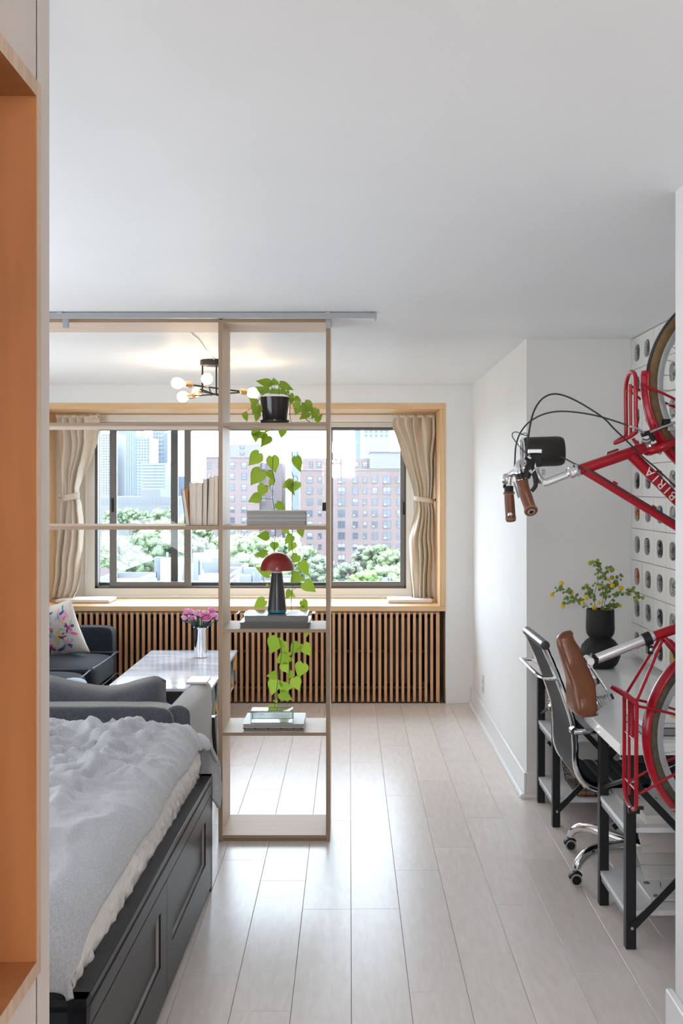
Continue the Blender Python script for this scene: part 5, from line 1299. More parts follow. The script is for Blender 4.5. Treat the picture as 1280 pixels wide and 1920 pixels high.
# books on near trestle, upper shelf
zt = 0.414+0.0215
sb2 = 519.0
cvw = mat('cover_white_gloss', (0.74, 0.73, 0.70), 0.3)
b1 = book_flat('book', 1.07, 1.40, F/sb2, F/sb2+0.20, zt, 0.030, cvw, 'white hardback with a small red bird on the cover, near trestle shelf', None, mat('cream_pages', (0.62, 0.58, 0.52), 0.7), spine_front=True)
b = MB(); zb = zt+0.0302
b.lathe([(0.012, 0), (0.012, 0.0004)], (1.195, F/sb2+0.045, zb), (0.0, 0, 1), n=12); b.box(1.175, 1.192, F/sb2+0.05, F/sb2+0.054, zb, zb+0.0004); b.box(1.20, 1.225, F/sb2+0.038, F/sb2+0.043, zb, zb+0.0004)
b.build('bird_print', mat('bird_red', (0.35, 0.06, 0.03), 0.5), b1, smooth=False)
b2 = book_flat('book', 1.04, 1.42, F/sb2+0.205, F/sb2+0.40, zt, 0.020, cvw, 'white book with black lettering behind the bird book on the trestle shelf', None, mat('cream_pages', (0.62, 0.58, 0.52)))
b = MB()
for i, w in enumerate((8, 3, 10, 6, 4, 9)): b.box(1.09+i*0.022, 1.09+i*0.022+w*0.0012, F/sb2+0.25, F/sb2+0.268, zt+0.0202, zt+0.0206)
b.build('lettering', black_plastic, b2, smooth=False)
# white bed tray parts on lower shelf
wt = thing('folding_tray', (1.3, 4.05, 0.1395), 'white folding tray with wire legs on the lowest near trestle shelf', 'tray')
zl = 0.1395; wm = mat('white_metal', (0.72, 0.70, 0.68), 0.28)
b = MB(); b.box(1.095, 1.45, 3.985, 4.17, zl, zl+0.012); b.build('tray_panel', wm, wt, bevel=0.004)
for (x, y) in ((1.125, 4.01), (1.125, 4.145)):
    b = MB(); b.lathe([(0.012, 0), (0.010, 0.004), (0.001, 0.0045)], (x, y, zl+0.012), n=14); b.build('rubber_foot', mat('rubber_grey', (0.12, 0.11, 0.11), 0.6), wt)
Mt = Matrix.Translation((1.13, 4.18, zl+0.075)) @ Matrix.Rotation(R(24), 4, 'X')
b = MB(); b.box(-0.02, 0.33, -0.085, 0.085, 0, 0.004, Mt); b.build('tray_panel', wm, wt, bevel=0.0015)
Mt2 = Matrix.Translation((1.16, 4.20, zl+0.17)) @ Matrix.Rotation(R(38), 4, 'X')
b = MB(); b.box(-0.05, 0.30, -0.07, 0.07, 0, 0.004, Mt2); b.build('tray_panel', wm, wt, bevel=0.0015)
for (dx, dz, dy) in ((0, 0.005, 0), (-0.075, 0.07, 0.12)):
    b = MB(); b.tube(spline([(1.22+dx, 4.03+dy, zl+0.085+dz), (1.16+dx, 4.02+dy, zl+0.078+dz), (1.14+dx, 4.01+dy, zl+0.05+dz), (1.165+dx, 4.0+dy, zl+0.022+dz), (1.32+dx, 4.0+dy, zl+0.018+dz)], 6), 0.0022, 6); b.build('wire_leg', chrome, wt)
# wire basket on far trestle lower shelf
wb = thing('wire_basket', (1.2, 5.55, 0.139), 'black wire basket with a wooden base on the far trestle shelf', 'basket')
bx0, bx1, by0, by1, bz0, bz1 = 1.10, 1.44, 5.33, 5.66, 0.1395, 0.235
wire = MB()
def seg(p, q, r=0.0016): wire.tube([p, q], r, 5)
for i in range(8):
    x = lerp(bx0, bx1, i/7)
    for y in (by0, by1): seg((lerp(x, (bx0+bx1)/2, 0.08), lerp(y, (by0+by1)/2, 0.10), bz0+0.003), (x, y, bz1))
for i in range(8):
    y = lerp(by0, by1, i/7)
    for x in (bx0, bx1): seg((lerp(x, (bx0+bx1)/2, 0.10), lerp(y, (by0+by1)/2, 0.08), bz0+0.003), (x, y, bz1))
for k in range(4):
    t = k/3; z = lerp(bz0+0.003, bz1, t); s_ = 0.10*(1-t); cx_, cy_ = (bx0+bx1)/2, (by0+by1)/2
    X0, X1, Y0, Y1 = lerp(bx0, cx_, s_), lerp(bx1, cx_, s_), lerp(by0, cy_, s_), lerp(by1, cy_, s_); r_ = 0.003 if k == 3 else 0.0016
    for a, c in (((X0, Y0), (X1, Y0)), ((X1, Y0), (X1, Y1)), ((X1, Y1), (X0, Y1)), ((X0, Y1), (X0, Y0))): seg((a[0], a[1], z), (c[0], c[1], z), r_)
wire.build('wire_mesh', black_metal, wb)
box('wooden_base', bx0+0.025, bx1-0.025, by0+0.025, by1-0.025, bz0+0.002, bz0+0.012, mat('basket_wood', (0.34, 0.20, 0.12), 0.6, col2=(0.26, 0.15, 0.09), scale=8, stretch=(1, 6, 1)), wb)
# ================================================================ OFFICE CHAIR
oc = thing('office_chair', (1.22, 4.70, 0), 'black ribbed office chair with chrome frame pushed under the desk', 'chair')
YN, YFr = F/462.0, F/421.0
prof = [(0.785, 1.010), (0.805, 0.965), (0.835, 0.895), (0.880, 0.775), (0.905, 0.690), (0.913, 0.600), (0.914, 0.545), (0.922, 0.500), (0.945, 0.458), (0.985, 0.432), (1.05, 0.420), (1.20, 0.418), (1.36, 0.424), (1.44, 0.435)]
for y in (YN, YFr):
    b = MB(); b.tube(spline([(x, y, z) for (x, z) in prof], 6), 0.0105, 10, flat=1.25); b.build('frame_rail', chrome, oc)
C_ = spline([(x, 0, z) for (x, z) in prof], 12)
# upholstery with channel ribs
acc = [0]
for i in range(1, len(C_)): acc.append(acc[-1]+(C_[i]-C_[i-1]).length)
def uph(u, v, side):
    t = u*acc[-1]; 
    for i in range(1, len(acc)):
        if acc[i] >= t: break
    k = (t-acc[i-1])/max(1e-6, acc[i]-acc[i-1]); p = C_[i-1].lerp(C_[i], k); d = (C_[i]-C_[i-1]).normalized(); n_ = Vector((-d.z, 0, d.x)); n_ = n_ if n_.x+n_.z > 0 else -n_
    seatness = 1 if u > 0.52 else 0.25
    rib = (abs(math.sin(t*math.pi/0.052))**0.4)*0.009*seatness
    off = (0.016+rib)*side
    return Vector((p.x, lerp(YN+0.012, YFr-0.012, v), p.z))+n_*(off if side > 0 else -0.006)
b = MB(); b.grid(lambda u, v: uph(u, v, 1), 260, 6); b.grid(lambda u, v: uph(u, v, -1), 80, 2); b.build('upholstery', black_leather, oc, angle=60)
b = MB(); b.tube([(0.792, YN-0.014, 1.012), (0.792, YN-0.012, 1.012), (0.792, YFr+0.012, 1.012), (0.792, YFr+0.014, 1.012)], [0.012, 0.019, 0.019, 0.012], 16); b.build('top_roll', mat('black_leather_roll', (0.03, 0.034, 0.042), 0.35), oc)
b = MB(); b.tube([(1.445, YN, 0.437), (1.445, YFr, 0.437)], 0.014, 10); b.build('front_roll', black_leather, oc)
for (x, z) in ((0.955, 0.44), (1.25, 0.405)):
    b = MB(); b.tube([(x, YN, z), (x, YFr, z)], 0.009, 8); b.build('cross_bar', chrome, oc)
# push handle behind the back
b = MB(); b.tube(spline([(0.845, YN-0.004, 0.875), (0.800, YN-0.006, 0.878), (0.772, YN+0.010, 0.885), (0.764, YN+0.05, 0.89), (0.764, YFr-0.05, 0.89), (0.772, YFr-0.01, 0.889), (0.800, YFr+0.006, 0.885), (0.838, YFr+0.004, 0.88)], 6), 0.0075, 10, flat=1.8, up=(0, 0, 1)); b.build('push_handle', chrome, oc)
# armrests
for y, sg_ in ((YN-0.03, -1), (YFr+0.03, 1)):
    b = MB(); b.tube(spline([(0.905, y, 0.665), (1.0, y, 0.668), (1.10, y, 0.662), (1.20, y, 0.645), (1.245, y, 0.60), (1.24, y, 0.52), (1.22, y, 0.44)], 6), 0.0115, 10); b.build('armrest', chrome, oc)
    b = MB(); b.tube([(0.905, y+0.03*-sg_, 0.668), (0.905, y-0.006*-sg_, 0.668)], 0.016, 12); b.tube([(1.22, y, 0.44), (1.22, y-0.04*sg_, 0.42)], 0.010, 8); b.build('arm_joint', chrome, oc)
b = MB(); b.tube([(0.900, YFr+0.03, 0.695), (0.885, YFr+0.03, 0.70)], 0.012, 10); b.build('knob', chrome, oc)
hx, hy = 1.22, 4.72
b = MB(); b.box(hx-0.09, hx+0.09, hy-0.07, hy+0.07, 0.375, 0.402); b.build('tilt_mechanism', black_metal, oc, bevel=0.008)
b = MB(); b.tube([(hx, hy, 0.375), (hx, hy, 0.20)], 0.014, 12); b.build('gas_lift', chrome, oc)
b = MB(); b.tube([(hx, hy, 0.22), (hx, hy, 0.085)], [0.024, 0.028], 14); b.build('column', black_plastic, oc)
grw = mat('caster_ring', (0.45, 0.44, 0.43), 0.4)
for k in range(5):
    a = R((130, 213, 286, 358, 62)[k]); dx, dy = math.cos(a), math.sin(a); Rr = 0.335
    P = [(0.0, 0.108), (0.10, 0.118), (0.20, 0.128), (0.27, 0.120), (0.315, 0.095), (0.33, 0.068)]
    b = MB(); b.tube(spline([(hx+dx*r_, hy+dy*r_, z) for (r_, z) in P], 5), [0.029-0.011*i/25 for i in range(26)], 12, flat=1.0); lg = b.build('base_leg', chrome, oc)
    wx_, wy_ = hx+dx*Rr, hy+dy*Rr
    ca = R(rq.uniform(-20, 20)) if k not in (0, 1) else R(0); ax = Vector((math.sin(ca)*0.25, -1, 0)).normalized()
    c0 = Vector((wx_, wy_, 0.0265))
    cs_ = MB()
    for sd in (-1, 1): cs_.lathe([(0.019, 0.017*sd), (0.0255, 0.015*sd), (0.0265, 0.008*sd), (0.0255, 0.004*sd)], c0, ax, n=22)
    cs_.build('caster_wheel', grw, oc)
    cs_ = MB(); cs_.lathe([(0.019, -0.0175), (0.019, 0.0175)], c0, ax, n=20); cs_.build('wheel_hub', black_plastic, oc)
    cs_ = MB(); cs_.lathe([(0.031, -0.012), (0.031, 0.012)], c0+Vector((0, 0, 0.002)), ax, n=18, a0=R(0), a1=2*math.pi)
    hood = MB(); hood.grid(lambda u, v: c0+Vector((0, 0, 0.003))+ax*lerp(-0.021, 0.021, v)+(Vector((0, 0, 1))*math.sin(math.pi*(0.05+0.75*u))+ax.cross(Vector((0, 0, 1)))*math.cos(math.pi*(0.05+0.75*u)))*0.031*(1-0.12*abs(2*v-1)**4), 14, 6)
    hd_ = hood.build('caster_hood', black_plastic, oc); m5 = hd_.modifiers.new('s', 'SOLIDIFY'); m5.thickness = 0.003
    b = MB(); b.tube([(wx_, wy_, 0.055), (wx_, wy_, 0.078)], 0.006, 8); b.build('caster_stem', steel, oc)
# ================================================================ BICYCLE
SB = 620.0; YBk = F/SB
def B(x, y, dy=0.0): p = at(x, y, SB); p.y += dy; return p
bike = thing('bicycle', (1.2, YBk, 0.9), 'red step-through bicycle hung upright against the wall, tan saddle and grips', 'bicycle')
red = mat('bike_red', (0.36, 0.002, 0.013), 0.3, spec=0.3, coat=0.25, var=0.05)
tanl = mat('tan_leather', (0.155, 0.050, 0.017), 0.30, spec=0.4, col2=(0.13, 0.040, 0.014), scale=40, bump=0.08, bscale=120)
gripm = mat('grip_leather', (0.17, 0.060, 0.028), 0.5, col2=(0.14, 0.048, 0.022), scale=60, bump=0.15, bscale=200)
gum = mat('gum_tyre', (0.19, 0.12, 0.05), 0.7, col2=(0.14, 0.09, 0.04), scale=60)
oldtyre = mat('dark_tyre', (0.11, 0.095, 0.06), 0.7, col2=(0.07, 0.06, 0.045), scale=60)
tread = mat('tyre_tread', (0.03, 0.028, 0.026), 0.8)
def tubeB(nm, pts, r, m=red, par=None, n=12, k=6, **kw):
    b = MB(); b.tube(spline(pts, k) if len(pts) > 2 else pts, r, n, **kw); return b.build(nm, m, par or bike)
fr_ = MB()
fr_.tube([B(1086, 881.5), B(1212, 838.5)], 0.0165, 18)
fr_.tube([B(1183, 853), B(1318, 986), B(1448, 1113)], 0.0170, 18)
fr_.tube(spline([B(1094, 881), B(1265, 985), B(1360, 1043), B(1438, 1095)], 8), 0.0135, 16)
fr_.tube([B(1225, 1193.5), B(1450, 1114)], 0.0150, 16)
fr_.tube([B(1448, 1114, -0.037), B(1448, 1114, 0.037)], 0.021, 18)
for sd in (-1, 1):
    fr_.tube(spline([B(1446, 1120, sd*0.022), B(1432, 1200, sd*0.045), B(1406, 1381, sd*0.062)], 6), 0.009, 10)
    fr_.tube(spline([B(1243, 1195, sd*0.012), B(1300, 1260, sd*0.045), B(1402, 1378, sd*0.062)], 6), 0.0075, 10)
fr_.tube([B(1239, 1197, 0), B(1254, 1203, -0.01), B(1262, 1212, -0.02)], 0.009, 10)
frame = fr_.build('frame', red, bike)
fk = MB()
fk.tube([B(1215, 846), B(1262, 828)], 0.0155, 16)
for sd in (-1, 1): fk.tube(spline([B(1214, 846, sd*0.012), B(1228, 842, sd*0.04), B(1265, 826, sd*0.047), B(1340, 792, sd*0.055), B(1404, 724, sd*0.055)], 6), [0.0125]*14+[0.0125-0.00045*i for i in range(11)], 12)
fk.build('fork', red, bike)
def headset(c, d, nm='headset'):
    b = MB(); b.lathe([(0.016, -0.010), (0.0205, -0.008), (0.0205, -0.002), (0.0175, 0.0), (0.0185, 0.004), (0.0145, 0.008)], c, d, n=24); b.build(nm, steel, bike)
ax_h = (B(1212, 838.5)-B(1086, 881.5)).normalized()
headset(B(1212, 838.5)+ax_h*0.004, ax_h)
b = MB(); c = B(1084, 882); b.lathe([(0.0165, -0.002), (0.021, 0.003), (0.0215, 0.009), (0.0165, 0.012), (0.0165, 0.018), (0.0185, 0.020), (0.0185, 0.026), (0.0135, 0.028), (0.0145, 0.034), (0.0120, 0.037)], c, -ax_h, n=24); b.build('headset', chrome, bike)
# wheels
def wheel(c, tyre_m, nm='wheel', ph=0.0):
    wr = thing(nm, c, '', 'x'); del wr['label']; del wr['category']; wr.parent = bike; wr.location = Vector(c)-wpos(bike)
    Ro = 194/SB; ax = (0, 1, 0)
    def torus(Rm, ru, rv, nm2, m, n=96, k=14, fa=0, fb=2*math.pi):
        b = MB(); o = 0
        pts = [(Rm+ru*math.cos(fa+(fb-fa)*i/k), rv*math.sin(fa+(fb-fa)*i/k)) for i in range(k+1)]
        b.lathe(pts, c, ax, n=n)
        # closed profile: drop caps
        b.f = [f for f in b.f if len(f) == 4]; b.mi = b.mi[:len(b.f)]
        return b.build(nm2, m, wr)
    torus(Ro-0.0185, 0.0185, 0.019, 'tyre', tyre_m)
    torus(Ro-0.0045, 0.0055, 0.013, 'tread', tread)
    b = MB(); Rr = Ro-0.030
    b.lathe([(Rr, -0.0125), (Rr-0.010, -0.0135), (Rr-0.019, -0.0115), (Rr-0.0225, -0.004), (Rr-0.0225, 0.004), (Rr-0.019, 0.0115), (Rr-0.010, 0.0135), (Rr, 0.0125), (Rr, -0.0125)], c, ax, n=96); b.f = [f for f in b.f if len(f) == 4]; b.mi = b.mi[:len(b.f)]
    b.build('rim', steel, wr)
    b = MB(); b.lathe([(0.008, -0.05), (0.028, -0.033), (0.028, -0.029), (0.014, -0.024), (0.014, 0.024), (0.028, 0.029), (0.028, 0.033), (0.008, 0.05)], c, ax, n=24); b.build('hub', steel, wr)
    for i in range(36):
        a = 2*math.pi*i/36+ph; sd = 1 if i % 2 else -1; a2 = a+(0.9 if (i//2) % 2 else -0.9)
        p = Vector(c)+Vector((math.cos(a)*(Rr-0.02), 0, math.sin(a)*(Rr-0.02))); q = Vector(c)+Vector((math.cos(a2)*0.026, sd*0.031, math.sin(a2)*0.026))
        b = MB(); b.tube([p, q], 0.0011, 4, cap=False)
        d = (q-p).normalized(); b.tube([p, p+d*0.014], 0.0019, 5); b.build('spoke', steel, wr)
    return wr
CF, CR = B(1404, 722), B(1404, 1381)
wheel(CF, gum, 'wheel', 0.06); wheel(CR, oldtyre, 'wheel', 0.02)
def fender(c, Rf, a0, a1, nm='fender'):
    b = MB(); w = 0.029
    def fn(u, v):
        a = lerp(a0, a1, u); t = (v*2-1); rr = Rf-0.018*(abs(t)**2.2)
        return Vector(c)+Vector((math.cos(a)*rr, t*w, math.sin(a)*rr))
    b.grid(fn, 70, 10); o = b.build(nm, red, bike, angle=180); md = o.modifiers.new('s', 'SOLIDIFY'); md.thickness = 0.0016; md.offset = -1
fender(CF, 203.5/SB, R(172.5), R(292)); fender(CR, 201/SB, R(72), R(222))
# racks
r_ = 0.0062
def rack_loop(xc, y0, y1, endtop, w=0.070, r=r_):
    pts = []
    if endtop:
        pts = [B(xc, y1, -w)] + [B(xc-1, lerp(y1, y0+26, t), -w) for t in (0.5, 1)] + [B(xc, y0+8, -w*0.75), B(xc, y0, -w*0.25), B(xc, y0, w*0.25), B(xc, y0+8, w*0.75)] + [B(xc-1, lerp(y0+26, y1, t), w) for t in (0, 0.5, 1)]
    else:
        pts = [B(xc, y0, -w)] + [B(xc-1, lerp(y0, y1-26, t), -w) for t in (0.5, 1)] + [B(xc, y1-8, -w*0.75), B(xc, y1, -w*0.25), B(xc, y1, w*0.25), B(xc, y1-8, w*0.75)] + [B(xc-1, lerp(y1-26, y0, t), w) for t in (0, 0.5, 1)]
    return pts
tubeB('rack', rack_loop(1183, 698, 812, True, 0.058)+[B(1178, 819, 0.052)], r_)
tubeB('rack', [B(1183, 812, -0.058), B(1172, 821, -0.040), B(1156, 829, -0.012), B(1154, 830, 0.012), B(1165, 824, 0.035), B(1176, 819, 0.052)], r_)
tubeB('rack_bar', [B(1181, 720, 0), B(1182, 815, 0)], 0.0045)
tubeB('rack_stay', [B(1184, 733, -0.056), B(1184, 730, 0.056)], 0.0035)
tubeB('rack_stay', [B(1180, 738, -0.03), B(1200, 748, 0)], 0.0035)
for sd in (-1, 1): tubeB('rack_stay', [B(1192, 722, sd*0.050), B(1204, 727, sd*0.052), B(1240, 744, sd*0.055), B(1275, 760, sd*0.058), B(1340, 775, sd*0.058), B(1402, 728, sd*0.062)], 0.004)
tubeB('rack_stay', [B(1186, 822, 0.0), B(1193, 832, 0), B(1202, 844, -0.005)], 0.005)
tubeB('rack', rack_loop(1182, 1312, 1514, False, 0.070), r_)
tubeB('rack', [B(1182, 1314, -0.070), B(1177, 1306, -0.066), B(1164, 1298, -0.045), B(1150, 1290, -0.012), B(1149, 1290, 0.012), B(1162, 1297, 0.045), B(1175, 1305, 0.066), B(1182, 1314, 0.070)], 0.0072)
tubeB('rack_bar', [B(1181, 1308, 0.012), B(1181, 1492, 0.012)], 0.0045)
tubeB('rack_bar', [B(1183, 1306, -0.012), B(1184, 1380, -0.012)], 0.0055)
for yy_, a_ in ((1382, 0.0034), (1472, 0.0034), (1308, 0.005)): tubeB('rack_stay', [B(1182, yy_, -0.068), B(1182, yy_-2, 0.068)], a_)
for sd in (-1, 1):
    tubeB('rack_stay', [B(1238, 1200, sd*0.016), B(1184+sd*0, 1306, sd*0.060)], 0.0048)
    tubeB('rack_stay', [B(1185, 1316, sd*0.066), B(1262, 1334, sd*0.064), B(1400, 1379, sd*0.064)], 0.0042)
    tubeB('rack_stay', [B(1184, 1474, sd*0.066), B(1195, 1473, sd*0.066), B(1262, 1437, sd*0.064), B(1400, 1383, sd*0.064)], 0.0042)
b = MB(); b.tube([B(1180, 1516, -0.02), B(1186, 1517, 0.0)], 0.010, 8); b.tube([B(1184, 1514, -0.01), B(1204, 1513, -0.01)], 0.006, 8); b.box(*(lambda p: (p.x-0.02, p.x+0.012, p.y-0.012, p.y+0.012, p.z-0.008, p.z+0.004))(B(1190, 1519))); b.build('reflector_bracket', black_plastic, bike)
# seat post, collar, saddle
b = MB(); b.tube([B(1107, 1239.5), B(1226, 1193)], 0.0150, 20); b.build('seat_post', mat('satin_post', (0.80, 0.81, 0.83), 0.22, metal=0.9), bike)
b = MB(); d = (B(1226, 1193)-B(1107, 1239.5)).normalized(); b.lathe([(0.0185, -0.012), (0.0205, -0.011), (0.0205, 0.011), (0.0185, 0.012)], B(1213, 1198), d, n=22); b.box(*(lambda p: (p.x-0.008, p.x+0.008, p.y-0.012, p.y+0.008, p.z-0.020, p.z+0.004))(B(1217, 1213))); b.build('seat_clamp', black_plastic, bike)
b = MB(); b.lathe([(0.003, 0), (0.006, 0.002), (0.006, 0.006)], B(1218, 1217, -0.018), (0, 1, 0), n=12); b.build('clamp_bolt', steel, bike)
b = MB(); b.tube([B(1119, 1240, -0.0), B(1106, 1238, 0)], [0.019, 0.022], 16); b.build('seat_shim', black_plastic, bike)
b = MB(); b.tube([B(1103, 1238, -0.028), B(1103, 1238, 0.028)], 0.013, 14); b.box(*(lambda p: (p.x-0.010, p.x+0.014, p.y-0.022, p.y+0.022, p.z-0.018, p.z+0.012))(B(1100, 1240))); b.build('saddle_clamp', chrome, bike, bevel=0.002)
# saddle surface: t along nose->tail, a across
n0, n1 = B(1049, 1186), B(1080, 1343)
da = (n1-n0); Ls = da.length; da.normalize(); up_ = Vector((-1, 0, 0)); up_ = (up_-da*up_.dot(da)).normalized(); ac = da.cross(up_)
hwt = [(0, 0.004), (0.02, 0.014), (0.06, 0.021), (0.15, 0.026), (0.35, 0.036), (0.55, 0.062), (0.75, 0.090), (0.88, 0.097), (0.94, 0.090), (0.98, 0.070), (1.0, 0.030)]
ht = [(0, -0.006), (0.1, 0.004), (0.4, -0.003), (0.6, -0.008), (0.8, 0.000), (0.93, 0.004), (1.0, -0.006)]
def smooth_tab(tab, t):
    s0 = 0
    for k in (-0.05, -0.025, 0, 0.025, 0.05): s0 += interp(tab, min(max(t+k, 0), 1))
    return s0/5
def sad(u, v):
    t = u; hw = smooth_tab(hwt, t) if 0.08 < t < 0.90 else interp(hwt, t)
    a = (v*2-1)*2.0   # cross angle
    skirt = interp([(0, 0.008), (0.03, 0.028), (0.2, 0.044), (0.6, 0.052), (0.9, 0.048), (1, 0.02)], t)
    if abs(a) <= 1.35: yy_ = hw*math.sin(a*math.pi/2/1.45); zz_ = -0.016*(abs(a)/1.35)**2.6
    else:
        k = (abs(a)-1.35)/0.65; s_ = math.copysign(1, a)
        yy_ = s_*(hw*math.sin(1.35*math.pi/2/1.45)+0.003*math.sin(k*3.1)-k*0.006); zz_ = -0.016-k*skirt
    h = smooth_tab(ht, t)
    if t > 0.90: zz_ -= (t-0.90)**2*3.5
    if t < 0.06: zz_ -= (0.06-t)**2*5
    return n0+da*(t*Ls)+up_*(0.012+h+zz_)+ac*yy_*-1
b = MB(); b.grid(sad, 60, 40); so = b.build('saddle', tanl, bike, angle=180); m6 = so.modifiers.new('s', 'SOLIDIFY'); m6.thickness = 0.004
for sd in (-1, 1):
    b = MB(); b.tube(spline([n0+da*0.03-up_*0.02+ac*sd*0.006, n0+da*0.09-up_*0.050+ac*sd*0.02, n0+da*0.16-up_*0.052+ac*sd*0.022, n0+da*0.20-up_*0.045+ac*sd*0.045], 6), 0.0038, 8); b.build('saddle_rail', chrome, bike)
for sd, pxs in ((-1, ((1104, 1314), (1137, 1300))), (1, ((1104, 1292), (1126, 1284)))):
    a, c = B(*pxs[0], sd*0.055), B(*pxs[1], sd*0.055); d = (c-a).normalized(); u = d.orthogonal().normalized(); w = d.cross(u); L_ = (c-a).length
    pts = []
    for i in range(120):
        t = i/119; rr = lerp(0.021, 0.008, t); an = t*2*math.pi*8; pts.append(a+d*L_*t+u*math.cos(an)*rr+w*math.sin(an)*rr)
    b = MB(); b.tube(pts, 0.0024, 6); b.build('saddle_spring', steel, bike)
    b = MB(); b.tube([a-d*0.012, a+d*0.001], 0.022, 16); b.build('spring_cup', steel, bike)
    b = MB(); b.tube([c+d*0.001, c+d*0.006], 0.0095, 12); b.build('spring_cap', black_plastic, bike)
    b = MB(); b.tube(spline([c, c+Vector((-0.02, 0, 0.03)), B(1102, 1244, sd*0.02)], 6), 0.0035, 6); b.build('saddle_rail', chrome, bike)
# cranks and chainring (behind the near wall corner)
b = MB(); b.lathe([(0.088, -0.002), (0.092, 0), (0.088, 0.002), (0.06, 0.002)], B(1448, 1114, -0.048), (0, 1, 0), n=44); b.build('chainring', steel, bike)
tubeB('crank', [B(1448, 1114, -0.058), B(1440, 1010, -0.066)], 0.009, steel); tubeB('crank', [B(1448, 1114, 0.058), B(1456, 1218, 0.066)], 0.009, steel)
for (x, y, a, c) in ((1440, 1010, -0.16, -0.07), (1456, 1218, 0.07, 0.16)):
    p = B(x, y); b = MB(); b.box(p.x-0.03, p.x+0.03, p.y+a, p.y+c, p.z-0.011, p.z+0.011); b.build('pedal', black_plastic, bike, bevel=0.004)
b = MB(); b.tube([B(1258, 1216, -0.02), B(1262, 1232, -0.03), B(1270, 1240, -0.03)], 0.005, 8); b.build('rear_brake', black_plastic, bike)
# lettering on the down tube
fc = bpy.data.curves.new('lettering', 'FONT'); fc.body = 'BIRIA'; fc.size = 0.038; fc.extrude = 0.0003; fc.space_character = 1.45
ft_ = bpy.data.objects.new('lettering_curve', fc); COL.objects.link(ft_); bpy.context.view_layer.update()
fm_ = bpy.data.meshes.new_from_object(ft_.evaluated_get(bpy.context.evaluated_depsgraph_get())); bpy.data.objects.remove(ft_)
fo = bpy.data.objects.new('lettering', fm_); COL.objects.link(fo); fm_.materials.clear(); fm_.materials.append(mat('decal_white', (0.80, 0.78, 0.78), 0.4)); fo.parent = bike
dd = (B(1226, 895)-B(1262, 931)).normalized(); nn = Vector((0, -1, 0)); uu = nn.cross(dd)
st = B(1268, 929, -0.0178); 
M3 = Matrix((dd, uu, nn)).transposed().to_4x4(); M3.translation = st-wpos(bike); fo.matrix_basis = M3
b = MB(); d = ax_h; c = B(1146, 853, -0.012); u = Vector((0, -0.75, 0.66)); 
bp = [c-d*0.020, c+d*0.016, c+d*0.020+u*0.004, c+d*0.012+u*0.010, c-d*0.020+u*0.010]
b.v = [p+Vector((0, -0.003, 0.008)) for p in bp]+[p+Vector((0, 0.001, 0.006)) for p in bp]; b.f = [(0, 1, 2, 3, 4), (9, 8, 7, 6, 5)]+[(i, (i+1) % 5, (i+1) % 5+5, i+5) for i in range(5)]; b.mi = [0]*7
b.build('head_badge', steel, bike, smooth=False)
# stem
stem_ = MB(); stem_.tube([B(1068, 888), B(1024, 905), B(1018, 906)], 0.0112, 16); stem_.tube(spline([B(1026, 905), B(1016, 903), B(1008, 893), B(1003, 880), B(1001, 870)], 5), 0.0115, 16)
stem_.tube([B(1001, 868, -0.02), B(1001, 868, 0.02)], 0.0165, 16); stem_.build('stem', chrome, bike)
b = MB(); b.lathe([(0.006, 0), (0.0085, 0.001), (0.0085, 0.009), (0.006, 0.010)], B(1014, 886, -0.016), (1, -0.4, 0), n=8); b.build('stem_bolt', steel, bike)
# handlebar: swept bar, near and far grips
sN, sFr = 684.0, 578.0
bar = [at(989, 944, sN), at(984, 925, sN), at(975, 893, sN), at(971, 880, sN-1), at(973, 871, sN-5), at(981, 866, sN-14), at(992, 864, 648), at(1001, 868, 620), at(997, 872, 606), at(985, 879, 592), at(972, 884, 584), at(962, 887, 580), at(955.5, 893, sFr), at(953.5, 903, sFr), at(954, 925, sFr), at(956.6, 966, sFr)]
tubeB('handlebar', bar, 0.0108, chrome, k=7, n=16)
def grip(pts, rs_, label=None):
    b = MB(); C = spline(pts, 8); n_ = len(C); rr = [interp(rs_, i/(n_-1)) for i in range(n_)]
    b.tube(C, rr, 20); g_ = b.build('grip', gripm, bike)
    d = (C[-1]-C[-2]).normalized(); b = MB(); b.lathe([(0.0095, 0), (0.0095, 0.0012), (0.0070, 0.0014)], C[-1], d, n=20); b.build('end_ring', chrome, g_)
    b = MB(); b.lathe([(0.0068, 0.0015), (0.0068, 0.0018)], C[-1], d, n=20); b.build('end_plug', black_plastic, g_)
    b = MB(); u = Vector((0, -1, 0)); u = (u-d*u.dot(d)).normalized(); w = d.cross(u)
    for i in range(2, n_-3, 1):
        p = C[i]; r1_ = rr[i]+0.0004; t_ = (C[i+1]-C[i])
        for (a0, a1) in ((-0.10, 0.18), (0.18, -0.10)):
            b.tube([p+(u*math.cos(a0)+w*math.sin(a0))*r1_, p+t_*0.9+(u*math.cos(a1)+w*math.sin(a1))*r1_], 0.0006, 4)
    for e in (1, n_-3):
        for k in range(20):
            a0, a1 = 2*math.pi*k/20, 2*math.pi*(k+1)/20; p = C[e]; r1_ = rr[e]+0.0003; q = p+d*0.005*(1 if e == 1 else 1)
            b.tube([p+(u*math.cos(a0)+w*math.sin(a0))*r1_, q+(u*math.cos(a1)+w*math.sin(a1))*r1_], 0.0006, 4); b.tube([q+(u*math.cos(a0)+w*math.sin(a0))*r1_, p+(u*math.cos(a1)+w*math.sin(a1))*r1_], 0.0006, 4)
    b.build('stitching', mat('thread_beige', (0.42, 0.26, 0.15), 0.8), g_)
nd = Vector((0, -0.028, 0))
grip([at(977.5, 899, sN), at(983, 922, sN), at(988, 942, sN)+nd*0.6, at(992.5, 959, sN+3)+nd], [(0, .0165), (.12, .0160), (.5, .0168), (.8, .0160), (.92, .0182), (1, .0172)])
